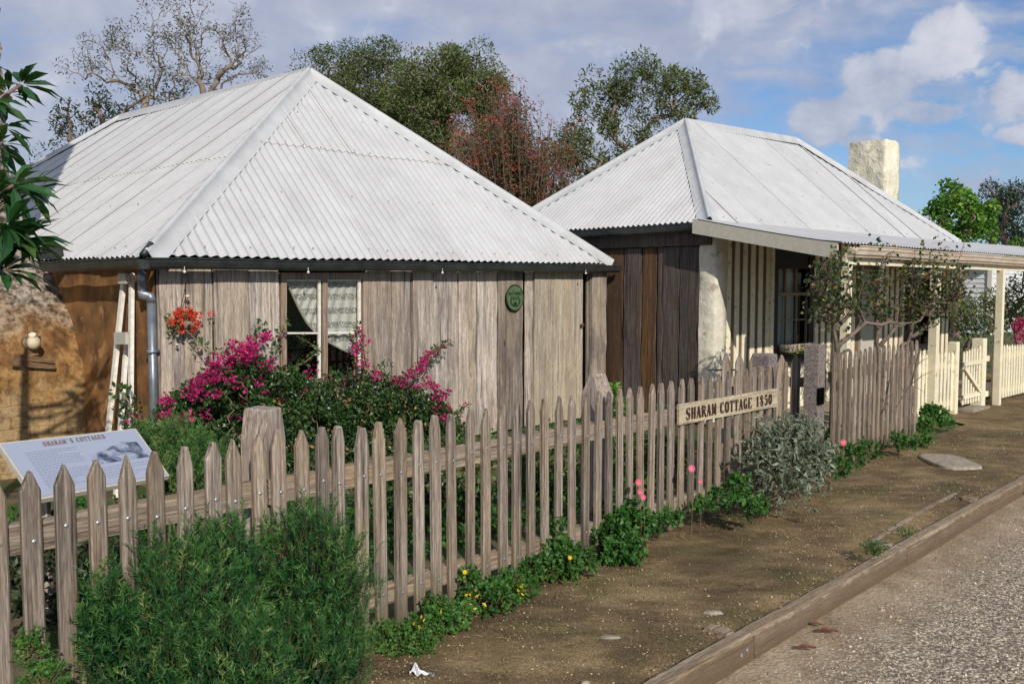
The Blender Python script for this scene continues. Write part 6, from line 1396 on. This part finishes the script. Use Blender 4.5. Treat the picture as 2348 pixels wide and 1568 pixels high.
plant('grass_tuft', 'small green tufts beside the second kerb peg', [lobe(2000, 1262, 5.75, 25, 8, 20), lobe(2075, 1225, 5.95, 14, 6, 10)], 60, .02, rnd0=.55, group='small tufts')
# daisies and yellow flowers
def flower(px, py, Y, r, mat, name, label, grp, basez=0.0, face=None):
    r *= .82; c = at(px, py, Y); root = empty(name, V(c.x, c.y+.02, max(basez, 0)), label, 'flower', grp); mb = MB(); mb.tube([V(c.x+.01, c.y+.03, basez), c.lerp(V(c.x, c.y, basez), .4)+V(.01, .01, 0), c], .0022, 4); mb.build('stem', M['stem'], root)
    f = Vector(face or (.15, -1, .35)).normalized(); a = f.orthogonal().normalized(); b = f.cross(a); mb = MB(); n = 11
    for i in range(n):
        t = 2*PI*i/n; d = a*math.cos(t)+b*math.sin(t); s_ = f.cross(d); mb.add([c, c+d*r*.55+s_*r*.22+f*r*.1, c+d*r+f*r*.02, c+d*r*.55-s_*r*.22+f*r*.1], [(0, 1, 2, 3)])
    mb.build('petals', M[mat], root); mb = MB(); mb.lathe(c-f*.002, [(r*.22, 0), (r*.18, r*.14), (r*.05, r*.2)], f, 8); mb.build('centre', M['f_yellow'], root)
for (px, py, Y, r, lab) in ((1464, 1106, 5.95, .032, 'pink daisy highest above the largest green clump'), (1468, 1128, 5.93, .028, 'pink daisy just beneath the highest one by the big clump'), (1475, 1140, 5.9, .026, 'drooping pink daisy lowest above the big green clump'), (1586, 1074, 6.25, .036, 'single pink daisy in front of the pickets under the name board'),
                            (1606, 1104, 6.4, .022, 'small side-on pink daisy left of the silver bush'), (1934, 1015, 7.6, .04, 'left pink daisy right of the silver bush'), (1963, 1028, 7.7, .04, 'right pink daisy right of the silver bush')):
    flower(px, py, Y, r, 'f_pink', 'daisy', lab, 'pink daisies at the fence', basez=.0)
for (px, py, Y, r, lab) in ((1066, 1311, 4.85, .018, 'small yellow flower in front of the picket right of the rosemary'), (1307, 1278, 5.3, .018, 'small yellow flower in the trailing weeds mid-fence')):
    flower(px, py, Y, r, 'f_yellow', 'yellow_flower', lab, 'yellow flowers at the fence')
mb = MB(); foliage(mb, [(at(x, y, Y), .03) for x, y, Y in ((1085, 1365, 4.75), (1095, 1385, 4.7), (1080, 1392, 4.7), (1020, 1410, 4.55), (1015, 1395, 4.6), (1190, 1352, 4.95), (1200, 1360, 4.95), (960, 1430, 4.4))], 6, leaf_t(.25), .032, up=.3, rnd0=.5)
tag(mb.build('yellow_leaves', M['f_yellow']), 'yellowed leaves scattered in the low weeds under the pickets', 'leaves', kind='stuff')

# ---- garden ground cover behind the fence
gc = MB(); bl = []
for _ in range(1500):
    s = random.uniform(-4.5, 7.5); w = random.uniform(.25, 3.4); p = F0+FD*s-FN*w
    if (p-V(*WA.to_2d())).dot(n1_) < .15 and (p-WA).dot(u1) > -.1 and (p-WA).dot(u1) < WBt: continue
    if mn.noise(Vector((p.x*.8, p.y*.8, 5))) < (-.05 if s < 3 else .1): continue
    bl.append((V(p.x, p.y, random.uniform(.02, .16)), .09))
foliage(gc, bl, 30, LT, .055, up=.5, rnd0=.4); tag(gc.build('garden_plants', M['l_weed']), 'low green ground cover growing in the garden behind the pickets', 'ground cover', kind='stuff')
for (px, Y, h, w, lab, m) in ((930, 6.6, .55, .30, 'dark green bush behind the pickets left of the second big post', 'l_boug'), (1020, 7.0, .5, .34, 'dark green bush in front of the slab wall behind the bare pickets', 'l_gumg'), (1250, 7.6, .35, .28, 'low dark bush behind the pickets before the plank door', 'l_gumg'), (1395, 7.9, .85, .16, 'tall thin green plant between the two cottages behind the ridge-topped post', 'l_bright'), (1500, 8.2, .35, .3, 'low bush behind the pickets before the dark slab wall', 'l_gumg'), (130, 4.7, .45, .4, 'dark leafy bush under the information panel', 'l_dark'), (1850, 8.9, .3, .25, 'low green plant seen through the open gateway', 'l_gumg')):
    c = at(px, 900, Y); leafy('garden_bush', lab, 'shrub', [((c.x, c.y, h*.5), (w, w*.8, h*.5))], 110, LT, .06, M[m], V(c.x, c.y, 0), per=14, rnd0=.45, sprL=.12)

# ---- loose stones
oct_v = np.array([(1, 0, 0), (-1, 0, 0), (0, 1, 0), (0, -1, 0), (0, 0, .6), (0, 0, -.6)], float); oct_f = np.array([(0, 2, 4), (2, 1, 4), (1, 3, 4), (3, 0, 4), (2, 0, 5), (1, 2, 5), (3, 1, 5), (0, 3, 5)])
def chips(name, label, n, fn, smin, smax, mat):
    mb = MB(); pos = []
    while len(pos) < n:
        p = fn()
        if p is not None: pos.append(p)
    pos = np.array([tuple(p) for p in pos]); x = rdir(n, 0, .3); x /= np.linalg.norm(x, axis=1)[:, None]; s = smin+(smax-smin)*rng.random(n)**7
    scatter(mb, (oct_v, oct_f), pos, x, s, rng.random(n), rdir(n, 2.5)); tag(mb.build(name, mat), label, 'gravel', kind='stuff')
def pathpt():
    t = random.random()**1.6; s = -2.5+12*t; a = F0+FD*s; k = (a-K0).dot(Kd); b_ = K0+Kd*k; f = random.random(); p = a.lerp(b_, f)
    if mn.noise(Vector((p.x*1.1, p.y*1.1, 2)))+random.uniform(-.5, .5) < -.12: return None
    p.z = .004+mn.noise(Vector((p.x*1.6, p.y*1.6, 0)))*.016+mn.noise(Vector((p.x*8, p.y*8, 3)))*.0056; return p
chips('path_grit', 'pale grit and tiny stones strewn over the earth footpath', 30000, pathpt, .0014, .0075, M['gravel'])
def roadpt():
    t = random.random()**1.5; s = -1.5+10*t; w = .02+random.random()**1.1*2.2; p = K0+Kd*s+KN*(KW+w)
    if w < .5 and random.random() < .55: return None
    p.z = roadz(p)+.002; return p
chips('road_grit', 'loose stone chips lying on the gravel road beside the kerb', 42000, roadpt, .0035, .011, M['gravelg'])

# old edging strip in the path, leaf litter along the fence foot
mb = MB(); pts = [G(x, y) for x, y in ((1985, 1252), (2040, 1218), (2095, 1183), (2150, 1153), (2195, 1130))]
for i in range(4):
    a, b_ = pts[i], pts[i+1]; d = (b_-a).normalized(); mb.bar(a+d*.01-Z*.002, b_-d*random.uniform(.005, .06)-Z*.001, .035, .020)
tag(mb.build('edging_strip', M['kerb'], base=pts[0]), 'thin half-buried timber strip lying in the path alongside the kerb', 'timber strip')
mb = MB(); n = 2600; P = []
for _ in range(n):
    s_ = random.uniform(-1, 14); w = abs(random.gauss(0, .16))+.02; p = F0+FD*s_+FN*w
    if mn.noise(Vector((p.x*1.3, p.y*1.3, 8))) < -.05: continue
    p.z = .012; P.append(tuple(p))
P = np.array(P); x = rdir(len(P), 0, .15); x /= np.linalg.norm(x, axis=1)[:, None]; scatter(mb, leaf_t(.3, .15), P, x, rng.uniform(.008, .026, len(P)), rng.random(len(P)), rdir(len(P), 2.5))
tag(mb.build('leaf_litter', leafm('leaf_litter', [(0.05, 0.028, 0.015), (0.13, 0.07, 0.035), (0.24, 0.15, 0.08)], trans=0)), 'brown leaf litter gathered along the foot of the fences', 'leaf litter', kind='stuff')
mb = MB()
for _ in range(420):
    if random.random() < .6: s_ = random.uniform(-1, 13); p = F0+FD*s_+FN*(abs(random.gauss(0, .3))+.02); p.z = .012
    else: s_ = random.uniform(-1, 9); p = K0+Kd*s_+KN*(KW+random.uniform(.01, .5)); p.z = roadz(p)+.006
    a = random.uniform(0, PI); L = random.uniform(.02, .07); d = V(math.cos(a), math.sin(a)); mb.tube([p-d*L/2, p+V(random.uniform(-.008, .008), random.uniform(-.008, .008), .004), p+d*L/2], [.0018, .0015, .001], 3, cap=False)
tag(mb.build('twigs', M['twig']), 'tiny dry twigs scattered on the path and the sandy road edge', 'twigs', kind='stuff')
